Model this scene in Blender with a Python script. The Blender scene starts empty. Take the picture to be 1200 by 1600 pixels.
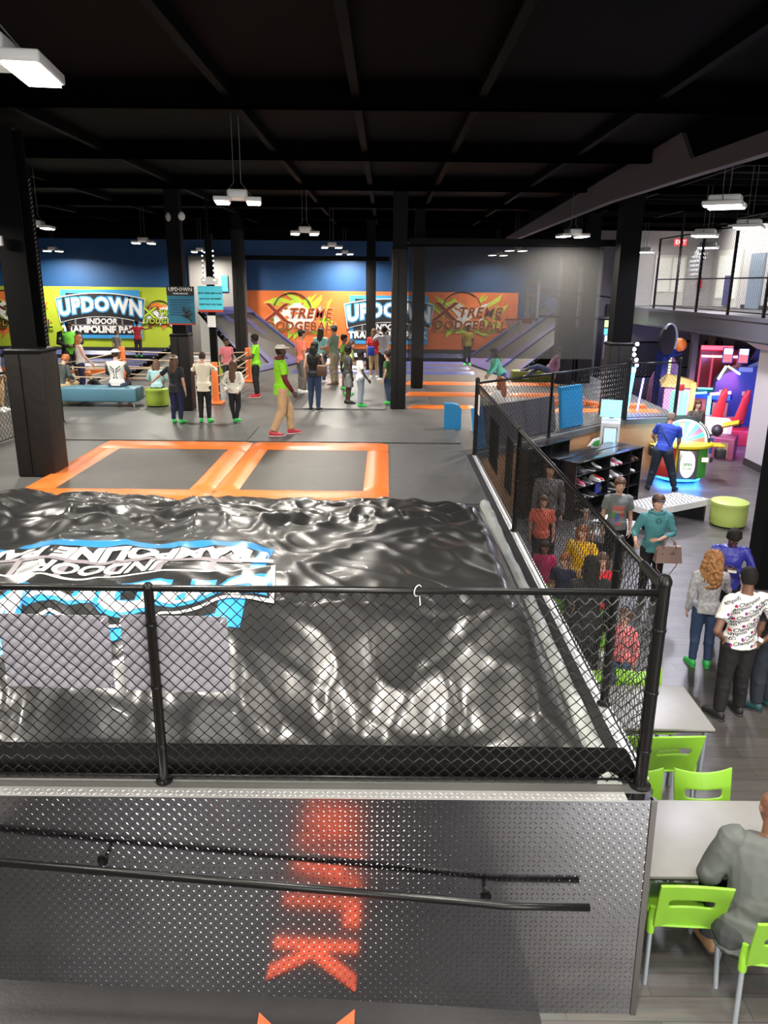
import bpy, bmesh, math, random
from mathutils import Vector, Matrix, noise, Euler
random.seed(7)
D=bpy.data; COL=bpy.context.scene.collection; SC=bpy.context.scene
PI=math.pi; rad=math.radians
sin,cos=math.sin,math.cos
# ---------------------------------------------------------------- camera, world, exposure
cam_d=D.cameras.new('camera'); cam=D.objects.new('camera',cam_d); COL.objects.link(cam)
cam_d.sensor_fit='VERTICAL'; cam_d.sensor_height=32.0; cam_d.lens=1200/1600*32.0
cam.location=(0,0,4.5); cam_d.clip_start=.05; cam_d.clip_end=200
cam.rotation_euler=(Euler((rad(90-16.55),0,0)).to_matrix()@Matrix.Rotation(rad(.55),3,'Z')).to_euler()
SC.camera=cam
w=D.worlds.new('world'); SC.world=w; w.use_nodes=True
w.node_tree.nodes['Background'].inputs[0].default_value=(.75,.82,1,1); w.node_tree.nodes['Background'].inputs[1].default_value=.05
SC.view_settings.view_transform='Standard'; SC.view_settings.look='None'; SC.view_settings.gamma=1; SC.view_settings.exposure=.2
LAMP_W=230.0
def area_light(name,loc,rot,sx,sy,power,color,spread=180,shape='RECTANGLE'):
    l=D.lights.new(name,'AREA'); l.shape=shape; l.size=sx; l.size_y=sy; l.energy=power; l.color=color; l.spread=rad(spread)
    o=D.objects.new(name,l); COL.objects.link(o); o.location=loc; o.rotation_euler=rot; return o
# daylight through the lobby windows behind the viewer
area_light('lobby_daylight',(6.0,-7.6,3.2),(rad(80),0,rad(12)),7,3.4,520,(1,.97,.92),120)
area_light('mezzanine_wall_wash',(11.6,23.5,6.5),(0,rad(-35),0),1.2,12,330,(1,.97,.93),150)
area_light('lilac_wall_fill',(10.2,29.0,6.5),(0,0,0),1.2,2.0,70,(1,.95,.95),150)  # added fill without a fixture, brightens the lilac wall left of the mezzanine
area_light('stair_daylight',(-3.0,-7.6,4.6),(rad(74),0,rad(-8)),4,2.2,150,(1,.96,.9),130)
# ---------------------------------------------------------------- materials
MATS={}
def mat(name,col,rough=.5,metal=0,noise_amt=0,nscale=8,bump=0,bscale=40,emit=None,es=1,spec=.5,alpha=1,trans=0,coat=0,stretch=None,sheen=0):
    if name in MATS: return MATS[name]
    m=D.materials.new(name); m.use_nodes=True; nt=m.node_tree; b=nt.nodes['Principled BSDF']
    b.inputs['Base Color'].default_value=(*col,1); b.inputs['Roughness'].default_value=rough; b.inputs['Metallic'].default_value=metal
    b.inputs['Specular IOR Level'].default_value=spec; b.inputs['Alpha'].default_value=alpha; b.inputs['Transmission Weight'].default_value=trans
    b.inputs['Coat Weight'].default_value=coat; b.inputs['Sheen Weight'].default_value=sheen
    if emit: b.inputs['Emission Color'].default_value=(*emit,1); b.inputs['Emission Strength'].default_value=es
    if noise_amt or bump:
        tc=nt.nodes.new('ShaderNodeTexCoord'); mp=nt.nodes.new('ShaderNodeMapping'); nt.links.new(tc.outputs['Object'],mp.inputs['Vector'])
        if stretch: mp.inputs['Scale'].default_value=stretch
    if noise_amt:
        n=nt.nodes.new('ShaderNodeTexNoise'); n.inputs['Scale'].default_value=nscale; n.inputs['Detail'].default_value=5; nt.links.new(mp.outputs[0],n.inputs['Vector'])
        r=nt.nodes.new('ShaderNodeMapRange'); nt.links.new(n.outputs['Fac'],r.inputs['Value']); r.inputs['From Min'].default_value=.3; r.inputs['From Max'].default_value=.7
        r.inputs['To Min'].default_value=1-noise_amt; r.inputs['To Max'].default_value=1+noise_amt
        mx=nt.nodes.new('ShaderNodeVectorMath'); mx.operation='SCALE'; mx.inputs[0].default_value=col; nt.links.new(r.outputs[0],mx.inputs['Scale']); nt.links.new(mx.outputs[0],b.inputs['Base Color'])
    if bump:
        n2=nt.nodes.new('ShaderNodeTexNoise'); n2.inputs['Scale'].default_value=bscale; n2.inputs['Detail'].default_value=3; nt.links.new(mp.outputs[0],n2.inputs['Vector'])
        bp=nt.nodes.new('ShaderNodeBump'); bp.inputs['Strength'].default_value=bump; bp.inputs['Distance'].default_value=.02; nt.links.new(n2.outputs['Fac'],bp.inputs['Height']); nt.links.new(bp.outputs[0],b.inputs['Normal'])
    MATS[name]=m; return m
def cm(r,g,b,rough=.55,**k):      # plain colour by sRGB 0-255
    f=lambda v:((v/255+.055)/1.055)**2.4 if v/255>.04045 else v/255/12.92
    k.setdefault('noise_amt',.06)
    return mat('paint_%d_%d_%d_%d'%(r,g,b,int(rough*100))+('m' if k.get('metal') else ''),(f(r),f(g),f(b)),rough,**k)
def glow(name,r,g,b,s): return mat(name,(r*.5,g*.5,b*.5),.4,emit=(r,g,b),es=s)
BLACKM=mat('black_powder_coat',(.006,.006,.006),.3,spec=.35,bump=.05,bscale=60)
VINYL=mat('black_vinyl',(.024,.024,.024),.33,coat=.2,spec=.7,bump=.04,bscale=90)
PADBLK=mat('black_pad_vinyl',(.014,.0128,.012),.48,spec=.25,bump=.3,bscale=9,noise_amt=.1)
ORANGE=mat('orange_vinyl',(.72,.17,.03),.38,bump=.25,bscale=14,noise_amt=.08,nscale=3)
DECKM=mat('grey_deck_vinyl',(.095,.095,.092),.42,noise_amt=.14,nscale=1.5,bump=.05,bscale=20)
DECKM2=mat('ribbed_rubber_mat',(.075,.076,.076),.5,noise_amt=.1,bump=.5,bscale=70,stretch=(1,1,1))
BED=mat('trampoline_mesh',(.06,.057,.05),.45,noise_amt=.15,nscale=3,bump=.2,bscale=150)
TREAD=mat('tread_plate_aluminium',(.34,.34,.365),.14,metal=1,noise_amt=.1,nscale=2)
TREADB=mat('bright_tread_plate',(.85,.85,.85),.4,metal=.8)
CEILM=mat('black_ceiling_paint',(.0012,.0012,.0016),.7,noise_amt=.3,spec=.05)
STEELB=mat('black_steel',(.0028,.0028,.0032),.55,spec=.1)
BLUEW=mat('blue_wall_paint',(.012,.07,.2),.6,noise_amt=.08,nscale=1)
LILAC=mat('lilac_wall_paint',(.30,.27,.31),.7,noise_amt=.04,nscale=1,bump=.05)
GREYW=mat('warm_grey_wall_paint',(.42,.41,.40),.7,noise_amt=.04)
WHITEP=mat('white_plastic',(.8,.8,.79),.35,noise_amt=.02)
BLUEP=mat('blue_vinyl_pad',(.016,.24,.5),.4,bump=.1,bscale=12)
NAVYPAD=mat('indigo_vinyl_pad',(.065,.07,.2),.4,bump=.15,bscale=12)
CHROME=mat('brushed_steel',(.6,.6,.6),.25,metal=1)
# ---------------------------------------------------------------- mesh helpers
class MB:
    def __init__(s): s.v=[]; s.f=[]
    def add(s,vs,fs):
        n=len(s.v); s.v+=[tuple(v) for v in vs]; s.f+=[tuple(i+n for i in f) for f in fs]; return s
    def box(s,x0,x1,y0,y1,z0,z1,rz=0,c=None,bev=0):
        if bev:
            bm=bmesh.new(); bmesh.ops.create_cube(bm,size=1)
            for v in bm.verts: v.co=Vector(((x0+x1)/2+v.co.x*(x1-x0),(y0+y1)/2+v.co.y*(y1-y0),(z0+z1)/2+v.co.z*(z1-z0)))
            bmesh.ops.bevel(bm,geom=list(bm.edges),offset=bev,segments=3,affect='EDGES',profile=.5)
            bm.verts.index_update(); vs=[v.co.copy() for v in bm.verts]; fs=[[v.index for v in f.verts] for f in bm.faces]; bm.free()
        else:
            vs=[Vector((x,y,z)) for z in (z0,z1) for y in (y0,y1) for x in (x0,x1)]
            fs=[(0,2,3,1),(4,5,7,6),(0,1,5,4),(2,6,7,3),(0,4,6,2),(1,3,7,5)]
        if rz:
            cc=Vector(c) if c else Vector(((x0+x1)/2,(y0+y1)/2,0)); cc.z=0
            R=Matrix.Rotation(rz,3,'Z'); vs=[R@(v-cc)+cc for v in vs]
        return s.add(vs,fs)
    def tube(s,pts,r,n=8,cap=True,closed=False):
        pts=[Vector(p) for p in pts]; rs=r if isinstance(r,(list,tuple)) else [r]*len(pts); vs=[];fs=[]; L=len(pts); u=None
        for i,p in enumerate(pts):
            a=pts[(i-1)%L] if (i or closed) else p; b=pts[(i+1)%L] if (i<L-1 or closed) else p
            d=(b-a); d=d.normalized() if d.length>1e-9 else Vector((0,0,1))
            if u is None:
                u=d.cross(Vector((0,0,1)));
                if u.length<.05: u=d.cross(Vector((0,1,0)))
            u=(u-d*u.dot(d)); u=u.normalized() if u.length>1e-6 else d.orthogonal().normalized(); w_=d.cross(u)
            for k in range(n): t=2*PI*k/n; vs.append(p+(u*cos(t)+w_*sin(t))*rs[i])
        for i in range(L if closed else L-1):
            j=(i+1)%L
            for k in range(n): fs.append((i*n+k,i*n+(k+1)%n,j*n+(k+1)%n,j*n+k))
        if cap and not closed: fs+=[tuple(range(n))[::-1],tuple((L-1)*n+k for k in range(n))]
        return s.add(vs,fs)
    def lathe(s,prof,c=(0,0,0),n=24,sx=1,sy=1):
        vs=[];fs=[]
        for r,z in prof:
            for k in range(n): t=2*PI*k/n; vs.append((c[0]+r*cos(t)*sx,c[1]+r*sin(t)*sy,c[2]+z))
        L=len(prof)
        for i in range(L-1):
            for k in range(n): fs.append((i*n+k,i*n+(k+1)%n,(i+1)*n+(k+1)%n,(i+1)*n+k))
        fs+=[tuple(range(n))[::-1],tuple((L-1)*n+k for k in range(n))]
        return s.add(vs,fs)
    def loft(s,rings):           # rings: (centre, u, v) ellipse half axes as vectors
        n=rings[0][3] if len(rings[0])>3 else 14; vs=[];fs=[]
        for r in rings:
            c,u,v=Vector(r[0]),Vector(r[1]),Vector(r[2])
            for k in range(n): t=2*PI*k/n; vs.append(c+u*cos(t)+v*sin(t))
        L=len(rings)
        for i in range(L-1):
            for k in range(n): fs.append((i*n+k,i*n+(k+1)%n,(i+1)*n+(k+1)%n,(i+1)*n+k))
        fs+=[tuple(range(n))[::-1],tuple((L-1)*n+k for k in range(n))]
        return s.add(vs,fs)
    def prism(s,poly,o,u,v,d):   # 2D polygon on plane o+u*a+v*b, extruded by vector d
        o,u,v,d=map(Vector,(o,u,v,d)); n=len(poly); a=[o+u*p[0]+v*p[1] for p in poly]
        return s.add(a+[p+d for p in a],[tuple(range(n))[::-1],tuple(range(n,2*n))]+[(i,(i+1)%n,(i+1)%n+n,i+n) for i in range(n)])
    def sphere(s,c,rx,ry=None,rz=None,n=12,m=8):
        ry=ry or rx; rz=rz or rx
        return s.lathe([(max(.001,sin(PI*i/m)),-cos(PI*i/m)*rz) for i in range(m+1)],c,n,rx,ry)
    def build(s,name,m,parent=None,smooth=False,auto=False):
        me=D.meshes.new(name); off=parent_off(parent)
        me.from_pydata([(v[0]-off[0],v[1]-off[1],v[2]-off[2]) for v in s.v] if off else s.v,[],s.f); 
        bm=bmesh.new(); bm.from_mesh(me); bmesh.ops.recalc_face_normals(bm,faces=bm.faces); bm.to_mesh(me); bm.free()
        return link(name,me,m,parent,smooth)
def parent_off(p):
    if p is None or p.get('_local'): return None
    o=Vector(p.location)
    while p.parent: p=p.parent; o+=p.location
    return o if o.length>0 else None
def link(name,me,m,parent=None,smooth=False):
    o=D.objects.new(name,me); COL.objects.link(o)
    if m: me.materials.append(m)
    if smooth:
        me.polygons.foreach_set('use_smooth',[True]*len(me.polygons))
        if smooth!='all':
            try: me.set_sharp_from_angle(angle=rad(40))
            except Exception: pass
    if parent: o.parent=parent
    return o
def tag(o,label,cat,group=None):
    o['label']=label; o['category']=cat
    if group: o['group']=group
    return o
def thing(name,label,cat,loc=(0,0,0),group=None,local=False,rz=0):
    o=D.objects.new(name,None); COL.objects.link(o); o.location=loc; o.rotation_euler=(0,0,rz); o.empty_display_size=.2
    if local: o['_local']=True
    return tag(o,label,cat,group)
def part(mb,name,m,parent,smooth=False,label=None):
    o=mb.build(name,m,parent,smooth)
    if parent and parent.get('_local'): o['_local']=True
    if label: o['label']=label
    return o
def struct(name,mb,m,smooth=False):
    o=mb.build(name,m,None,smooth); o['kind']='structure'; return o
def dup(root,loc=None,rz=None,label=None,group=None):
    def cp(o,par):
        c=o.copy(); COL.objects.link(c); c.parent=par
        for ch in list(o.children): cp(ch,c)
        return c
    r=cp(root,None)
    if loc is not None: r.location=loc
    if rz is not None: r.rotation_euler=(0,0,rz)
    if label: r['label']=label
    if group: r['group']=group
    return r
def text_me(s,size,bold=0,shear=0,spacing=1,extrude=.002,res=3,word=1):
    c=D.curves.new('t','FONT'); c.body=s; c.size=size; c.offset=bold; c.shear=shear; c.space_character=spacing; c.extrude=extrude; c.align_x='CENTER'; c.align_y='CENTER'; c.resolution_u=res; c.space_line=word
    o=D.objects.new('t',c); COL.objects.link(o); dg=bpy.context.evaluated_depsgraph_get(); me=D.meshes.new_from_object(o.evaluated_get(dg)); D.objects.remove(o); D.curves.remove(c)
    return me
def text_add(mb,s,size,fn,**k):
    me=text_me(s,size,**k); mb.add([fn(v.co) for v in me.vertices],[tuple(p.vertices) for p in me.polygons]); D.meshes.remove(me)
# ---------------------------------------------------------------- the setting
struct('floor',MB().box(-18,16,-8,33,-.1,0),None)
def planks():
    m=D.materials.new('grey_wood_planks'); m.use_nodes=True; nt=m.node_tree; b=nt.nodes['Principled BSDF']
    tc=nt.nodes.new('ShaderNodeTexCoord'); mp=nt.nodes.new('ShaderNodeMapping'); nt.links.new(tc.outputs['Object'],mp.inputs['Vector'])
    br=nt.nodes.new('ShaderNodeTexBrick'); nt.links.new(mp.outputs[0],br.inputs['Vector']); br.inputs['Scale'].default_value=1
    br.inputs['Brick Width'].default_value=1.2; br.inputs['Row Height'].default_value=.18; br.inputs['Mortar Size'].default_value=.003
    br.inputs['Color1'].default_value=(.085,.073,.066,1); br.inputs['Color2'].default_value=(.125,.11,.1,1); br.inputs['Mortar'].default_value=(.05,.045,.04,1); br.inputs['Bias'].default_value=0
    mp2=nt.nodes.new('ShaderNodeMapping'); mp2.inputs['Scale'].default_value=(1.2,16,1); nt.links.new(tc.outputs['Object'],mp2.inputs['Vector'])
    n=nt.nodes.new('ShaderNodeTexNoise'); n.inputs['Scale'].default_value=2; n.inputs['Detail'].default_value=6; nt.links.new(mp2.outputs[0],n.inputs['Vector'])
    mx=nt.nodes.new('ShaderNodeMix'); mx.data_type='RGBA'; mx.blend_type='OVERLAY'; mx.inputs[0].default_value=.55; nt.links.new(br.outputs['Color'],mx.inputs[6]); nt.links.new(n.outputs['Color'],mx.inputs[7])
    hs=nt.nodes.new('ShaderNodeHueSaturation'); hs.inputs['Saturation'].default_value=.45; nt.links.new(mx.outputs[2],hs.inputs['Color']); nt.links.new(hs.outputs[0],b.inputs['Base Color'])
    b.inputs['Roughness'].default_value=.33
    return m
D.objects['floor'].data.materials.append(planks())
struct('ceiling',MB().box(-18,16,-8,33,6.75,6.9),CEILM)
struct('wall_left',MB().box(-18.3,-18,-8,33,0,6.75),mat('dark_wall_paint',(.012,.014,.02),.7,noise_amt=.1))
struct('wall_back',MB().box(-18,8.3,32,32.3,0,6.1),BLUEW)
struct('wall_back_band',MB().box(-18,8.3,31.9,32.3,6.1,6.75),CEILM)
struct('wall_back_arcade',MB().box(8.3,16,32.6,32.9,0,6.75),LILAC)
struct('wall_right',MB().box(14.5,14.8,-8,32.6,0,6.75),LILAC)
struct('wall_front',MB().box(-13,16,-8.3,-8,0,6.75),GREYW)
DAY=mat('daylight_glazing',(.6,.65,.7),.1,emit=(.85,.92,1),es=1.5)
struct('window_3',MB().box(2.5,9.5,-7.98,-7.94,1.5,4.9),DAY); struct('window_4',MB().box(-5,-1,-7.98,-7.94,3.5,5.7),DAY)
mb=MB()
for x in (2.5,4.25,6,7.75,9.5): mb.box(x-.05,x+.05,-7.99,-7.88,1.45,4.95)
for x in (-5,-3,-1): mb.box(x-.05,x+.05,-7.99,-7.88,3.45,5.75)
struct('trim_4',mb,STEELB)
# ceiling beams and joists
mb=MB()
for y in (10.15,14.15,18.5,22.6,26.6,30.6): mb.box(-13,16,y-.06,y+.06,6.5,6.75); mb.box(-13,16,y-.11,y+.11,6.5,6.52)
struct('trim_1',mb,mat('beam_paint',(.0012,.0012,.0012),.6,spec=.0))
mb=MB()
for x in (-10,-7.5,-4.8,-1.9,.0-.38,1.1,3.2,6.4,8.6,11.2,13.2):
    mb.box(x-.05,x+.05,-8,32,6.6,6.75)
for k in range(26): mb.box(4.8,14.5,6+k*1.0,6.05+k,6.62,6.72)
struct('trim_2',mb,mat('rail_paint',(.005,.0048,.0045),.6,spec=.03))
# grey bulkhead between the hall ceiling and the arcade ceiling
P=[(9.0,6.0),(12.2,6.06),(16.6,6.12),(30.4,6.0),(30.4,6.2),(16.8,6.62),(12.8,6.74),(12.3,6.3),(9.0,6.25)]
struct('wall_bulkhead',MB().prism(P,(4.45,0,0),(0,1,0),(0,0,1),(.15,0,0)),mat('bulkhead_paint',(.14,.135,.155),.6))
struct('wall_bulkhead_top',MB().box(4.52,4.62,6,31.9,6.2,6.75),CEILM)
# front raised deck
struct('floor_deck',MB().box(-17.9,1.66,4.02,31.9,1.35,1.497),DECKM)
struct('wall_deck_core',MB().box(-17.9,1.6,4.05,31.9,0,1.35),STEELB)
def wedge(P,z0,z1): n=len(P); return MB().prism(P,(0,0,z0),(1,0,0),(0,1,0),(0,0,z1-z0))
P2=[(1.66,13.9),(5.65,17.9),(7.15,18.28),(7.15,31.9),(1.66,31.9)]
struct('floor_deck_right',wedge(P2,1.38,1.498),DECKM)
P3=[(1.7,14.0),(5.65,17.97),(7.1,18.33),(7.1,31.8),(1.7,31.8)]
struct('wall_deck_right',wedge(P3,0,1.38),mat('honey_wood_panel',(.42,.23,.11),.4,noise_amt=.12,nscale=2,stretch=(1,1,6)))
# ---------------------------------------------------------------- tread plate cladding
def lozenges(mb,o,u,v,nu,nv,pitch,h=.002,L=.0145,W=.0034,nrm=None):
    o,u,v=map(Vector,(o,u,v)); n=Vector(nrm) if nrm else u.cross(v).normalized()
    for i in range(nu):
        for j in range(nv):
            c=o+u*((i+.5)*pitch)+v*((j+.5)*pitch); a=(u+v).normalized() if (i+j)%2 else (u-v).normalized(); b=n.cross(a)
            mb.add([c+a*L,c+b*W,c-a*L,c-b*W,c+a*L*.45+n*h,c-a*L*.45+n*h],[(0,1,4),(1,2,5),(1,5,4),(2,3,5),(3,0,4),(3,4,5)])
def plate_y(z): return 3.83+(3.985-3.83)*z/1.5
mb=MB(); mb.add([(-3.4,plate_y(0),0),(1.62,plate_y(0),0),(1.66,plate_y(1.5),1.5),(-3.4,plate_y(1.5),1.5),(-3.4,4.05,0),(1.62,4.05,0),(1.66,4.05,1.5),(-3.4,4.05,1.5)],[(0,1,2,3),(5,4,7,6),(1,5,6,2),(4,0,3,7),(3,2,6,7),(0,4,5,1)])
vv=Vector((0,plate_y(1)-plate_y(0),1)).normalized()
lozenges(mb,(-3.0,plate_y(0)-.0002,.0),(1,0,0),vv,143,46,.0325,nrm=(0,-1,.1))
t=thing('tread_plate_wall','dark reflective diamond tread plate cladding on the front of the raised deck','metal cladding',(-.5,3.9,0))
part(mb,'plate',TREAD,t)
mb=MB(); mb.box(1.6,1.67,4.0,4.04,0,1.49); mb.add([(1.615,3.82,0),(1.65,3.82,0),(1.68,3.975,1.5),(1.645,3.975,1.5),(1.615,3.86,0),(1.65,3.86,0),(1.68,4.015,1.5),(1.645,4.015,1.5)],[(0,1,2,3),(5,4,7,6),(0,4,5,1),(1,5,6,2),(2,6,7,3),(3,7,4,0)]); part(mb,'corner_trim',mat('dull_trim',(.2,.19,.18),.4,metal=1),t)
mb=MB(); mb.box(-3.4,1.5,3.975,4.06,1.498,1.503); lozenges(mb,(-3.38,3.98,1.503),(1,0,0),(0,1,0),148,2,.033,nrm=(0,0,1)); part(mb,'edge_strip',TREADB,t,label='bright tread plate strip along the deck edge')
mb=MB(); mb.box(1.60,1.70,4.2,13.9,1.499,1.503); lozenges(mb,(1.6,4.22,1.503),(1,0,0),(0,1,0),3,290,.033,nrm=(0,0,1))
tag(mb.build('tread_strip',TREADB),'bright tread plate strip on the deck edge under the long side fence','metal strip')
# handrail
t=thing('handrail','black tubular handrail running along the tread plate wall','handrail',(-.5,3.8,1))
part(MB().tube([(-3.4,3.79,1.275),(.62,3.79,.905),(.75,3.79,.888),(1.27,3.79,.883)],.025,12),'rail',BLACKM,t,'all')
for x in (-1.72,.66): zr=1.275-.092*(x+3.4); part(MB().tube([(x,plate_y(zr)+.0,zr-.06),(x,3.83,zr-.06),(x,3.79,zr-.02)],.014,8).tube([(x,plate_y(zr)-.012,zr-.06),(x,plate_y(zr)+.01,zr-.06)],.035,12),'bracket',BLACKM,t,True)
# ramp mat with WALK lettering
mb=MB(); mb.add([(-3.4,-1,.24),(1.03,-1,.004),(1.03,3.84,.012),(-3.4,3.86,.27),(-3.4,-1,.0),(1.03,-1,.0),(1.03,3.84,.0),(-3.4,3.86,.0)],[(0,1,2,3),(4,7,6,5),(0,4,5,1),(1,5,6,2),(2,6,7,3),(3,7,4,0)])
rm=thing('ramp_mat','black rubber ramp mat with large orange lettering in front of the tread plate wall','floor mat',(-.5,1.5,0))
part(mb,'mat',mat('black_ramp_rubber',(.018,.017,.017),.5,noise_amt=.15,bump=.08),rm)
def rampz(x): return .012+(1.03-x)*.0583
def wl(co): # text x runs toward the wall, tops to -x
    x=-.42-co.y; y=2.42+co.x*.93; return Vector((x,y,rampz(x)+.004+co.z))
mb=MB(); text_add(mb,'WALK',.8,wl,bold=.025,spacing=1.42,extrude=.001,res=8)
part(mb,'lettering',mat('orange_red_print',(.95,.12,.04),.5),rm)
# ---------------------------------------------------------------- chain link fences
def chain(mb,p0,p1,z0,z1,s=.039,r=.0034,n=4,jit=0):
    p0=Vector((*p0,0)); p1=Vector((*p1,0)); d=(p1-p0); L=d.length; d.normalize(); nn=Vector((-d.y,d.x,0)); cnt=int(L/s); h=s*1.02; m_=int((z1-z0)/h)
    base=[]
    for j in range(m_+1):
        x=(j%2)*s; zz=z0+j*h; off=.004 if j%2 else -.004
        for k in range(n): t=2*PI*k/n+PI/4; base.append((x+(cos(t)*r*1.4),off+sin(t)*r,zz))
    fs=[]
    for j in range(m_):
        for k in range(n): fs.append((j*n+k,j*n+(k+1)%n,(j+1)*n+(k+1)%n,(j+1)*n+k))
    for i in range(cnt):
        o=p0+d*(i*s); ph=i%2; sag=noise.noise(Vector((i*.03,z0,p0.x)))*jit
        mb.add([(o.x+d.x*(s-b[0] if ph else b[0])+nn.x*(b[1]+sag*sin((b[2]-z0)*2.4)),o.y+d.y*(s-b[0] if ph else b[0])+nn.y*(b[1]+sag*sin((b[2]-z0)*2.4)),b[2]) for b in base],fs)
def fence(label,p0,p1,posts,z0=1.5,z1=2.8,top=.03,s=.039,r=.0034,n=4,pr=.03,jit=.0,brail=True,bd=True):
    p0v=Vector((*p0,z0)); p1v=Vector((*p1,z0)); d=(p1v-p0v); L=d.length; d.normalize()
    t=thing('chain_link_fence',label,'fence',tuple((p0v+p1v)/2))
    mb=MB(); chain(mb,p0,p1,z0+.03,z1+top+.01,s,r,n,jit); part(mb,'mesh',BLACKM,t)
    part(MB().tube([p0v+Vector((0,0,z1-z0)),p1v+Vector((0,0,z1-z0))],.021,10),'top_rail',BLACKM,t,'all')
    if brail: part(MB().tube([p0v+Vector((0,0,.045)),p1v+Vector((0,0,.045))],.008,6),'tension_wire',BLACKM,t,'all')
    for a in posts:
        p=p0v+d*a
        q=pr*1.3 if a<.1 or a>L-.1 else pr
        m2=MB().lathe([(q,0),(q,z1-z0+.05 if q>pr else z1-z0),(q*1.12,z1-z0+.055 if q>pr else z1-z0+.005),(q*1.12,z1-z0+.08 if q>pr else z1-z0+.01),(q*.7,z1-z0+.11 if q>pr else z1-z0+.03),(.002,z1-z0+.118 if q>pr else z1-z0+.032)],(p.x,p.y,p.z),18)
        m2.lathe([(q*1.7,0),(q*1.7,.012),(q*1.1,.02)],(p.x,p.y,p.z),18)
        po=part(m2,'post',BLACKM,t,True)
        if bd:
            for zz in (.25,.65,1.06):
                part(MB().lathe([(q*1.08,zz),(q*1.14,zz+.004),(q*1.14,zz+.016),(q*1.08,zz+.02)],(p.x,p.y,p.z),18),'clamp_band',BLACKM,po,True)
    return t
ff=fence('black chain link fence across the front of the airbag deck',(-3.35,4.13),(1.62,4.13),[1.99,4.97])
ff2=fence('long black chain link fence receding along the right side of the airbag deck',(1.655,4.2),(1.655,13.85),[.9,5.1,9.65],s=.037,r=.003,jit=.02)
part(MB().tube([(1.585,4.13,1.54),(1.585,4.13,2.78)],.007,6),'tension_bar',BLACKM,ff,'all')
part(MB().tube([(1.655,4.2,2.8)]+[(1.655+.0,4.2+.2*i,2.8) for i in (1,2)],.03,8),'rail_cup',BLACKM,ff2,True)
fence('black chain link fence on the diagonal edge of the second court behind the shoe racks',(1.68,13.93),(5.62,17.87),[2.4,5.57],s=.05,r=.0035,n=3,bd=False)
fence('short black chain link fence bay beside the padded column and the blue neon tubes',(5.66,17.9),(6.9,18.22),[1.28],s=.05,r=.0035,n=3,bd=False)
fence('black chain link fence bay left of the blue bench behind the padded column',(-7.35,14.2),(-7.15,16.9),[2.7],s=.06,r=.004,n=3,bd=False)
fence('black chain link fence at the far left edge in front of the padded column',(-6.9,11.2),(-7.35,14.15),[.0],s=.06,r=.004,n=3,bd=False)
# blank paper signs tied on the front fence
SH=mat('grey_sign_board',(.36,.35,.4),.6,noise_amt=.03)
def sheet(x0,x1,z0,z1,label,sk=0):
    n=10; vs=[];fs=[]
    for lay in (0,.003):
        for i in range(n+1):
            for j in range(n+1):
                a=i/n;b=j/n; vs.append((x0+(x1-x0)*a+sk*(1-b),4.155+lay+.004*sin(a*9+b*7),z0+(z1-z0)*b-.01*a))
    N=(n+1)**2
    for i in range(n):
        for j in range(n):
            q=i*(n+1)+j; fs+=[(q,q+n+1,q+n+2,q+1),(N+q,N+q+1,N+q+n+2,N+q+n+1)]
    for i in range(n): fs+=[(i,i+1,N+i+1,N+i),(n*(n+1)+i+1,n*(n+1)+i,N+n*(n+1)+i,N+n*(n+1)+i+1),((i+1)*(n+1),i*(n+1),N+i*(n+1),N+(i+1)*(n+1)),(i*(n+1)+n,(i+1)*(n+1)+n,N+(i+1)*(n+1)+n,N+i*(n+1)+n)]
    t=thing('sign_sheet',label,'sign',((x0+x1)/2,4.15,z0),'blank grey sheets on the front fence'); part(MB().add(vs,fs),'board',SH,t)
    for x in (x0+.02+sk,x1-.02+sk):
        for z in (z0+.02,z1-.02): part(MB().tube([(x-.012,4.12,z-.012),(x,4.14,z),(x+.012,4.12,z+.012)],.0025,6),'zip_tie',WHITEP,t)
sheet(-2.27,-1.62,2.14,2.62,'blank grey sign sheet zip-tied to the fence left of the post',.0)
sheet(-1.55,-.92,2.12,2.62,'blank grey sign sheet zip-tied behind the fence post')
tag(MB().tube([(.2+.022*cos(a),4.13+.03*cos(a),2.8+.033*sin(a)) for a in [i*PI/6 for i in range(11)]]+[(.215,4.1,2.72)],.003,6).build('cable_tie',WHITEP,None,True),'pale cable tie looped around the top rail of the front fence','cable tie')
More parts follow.
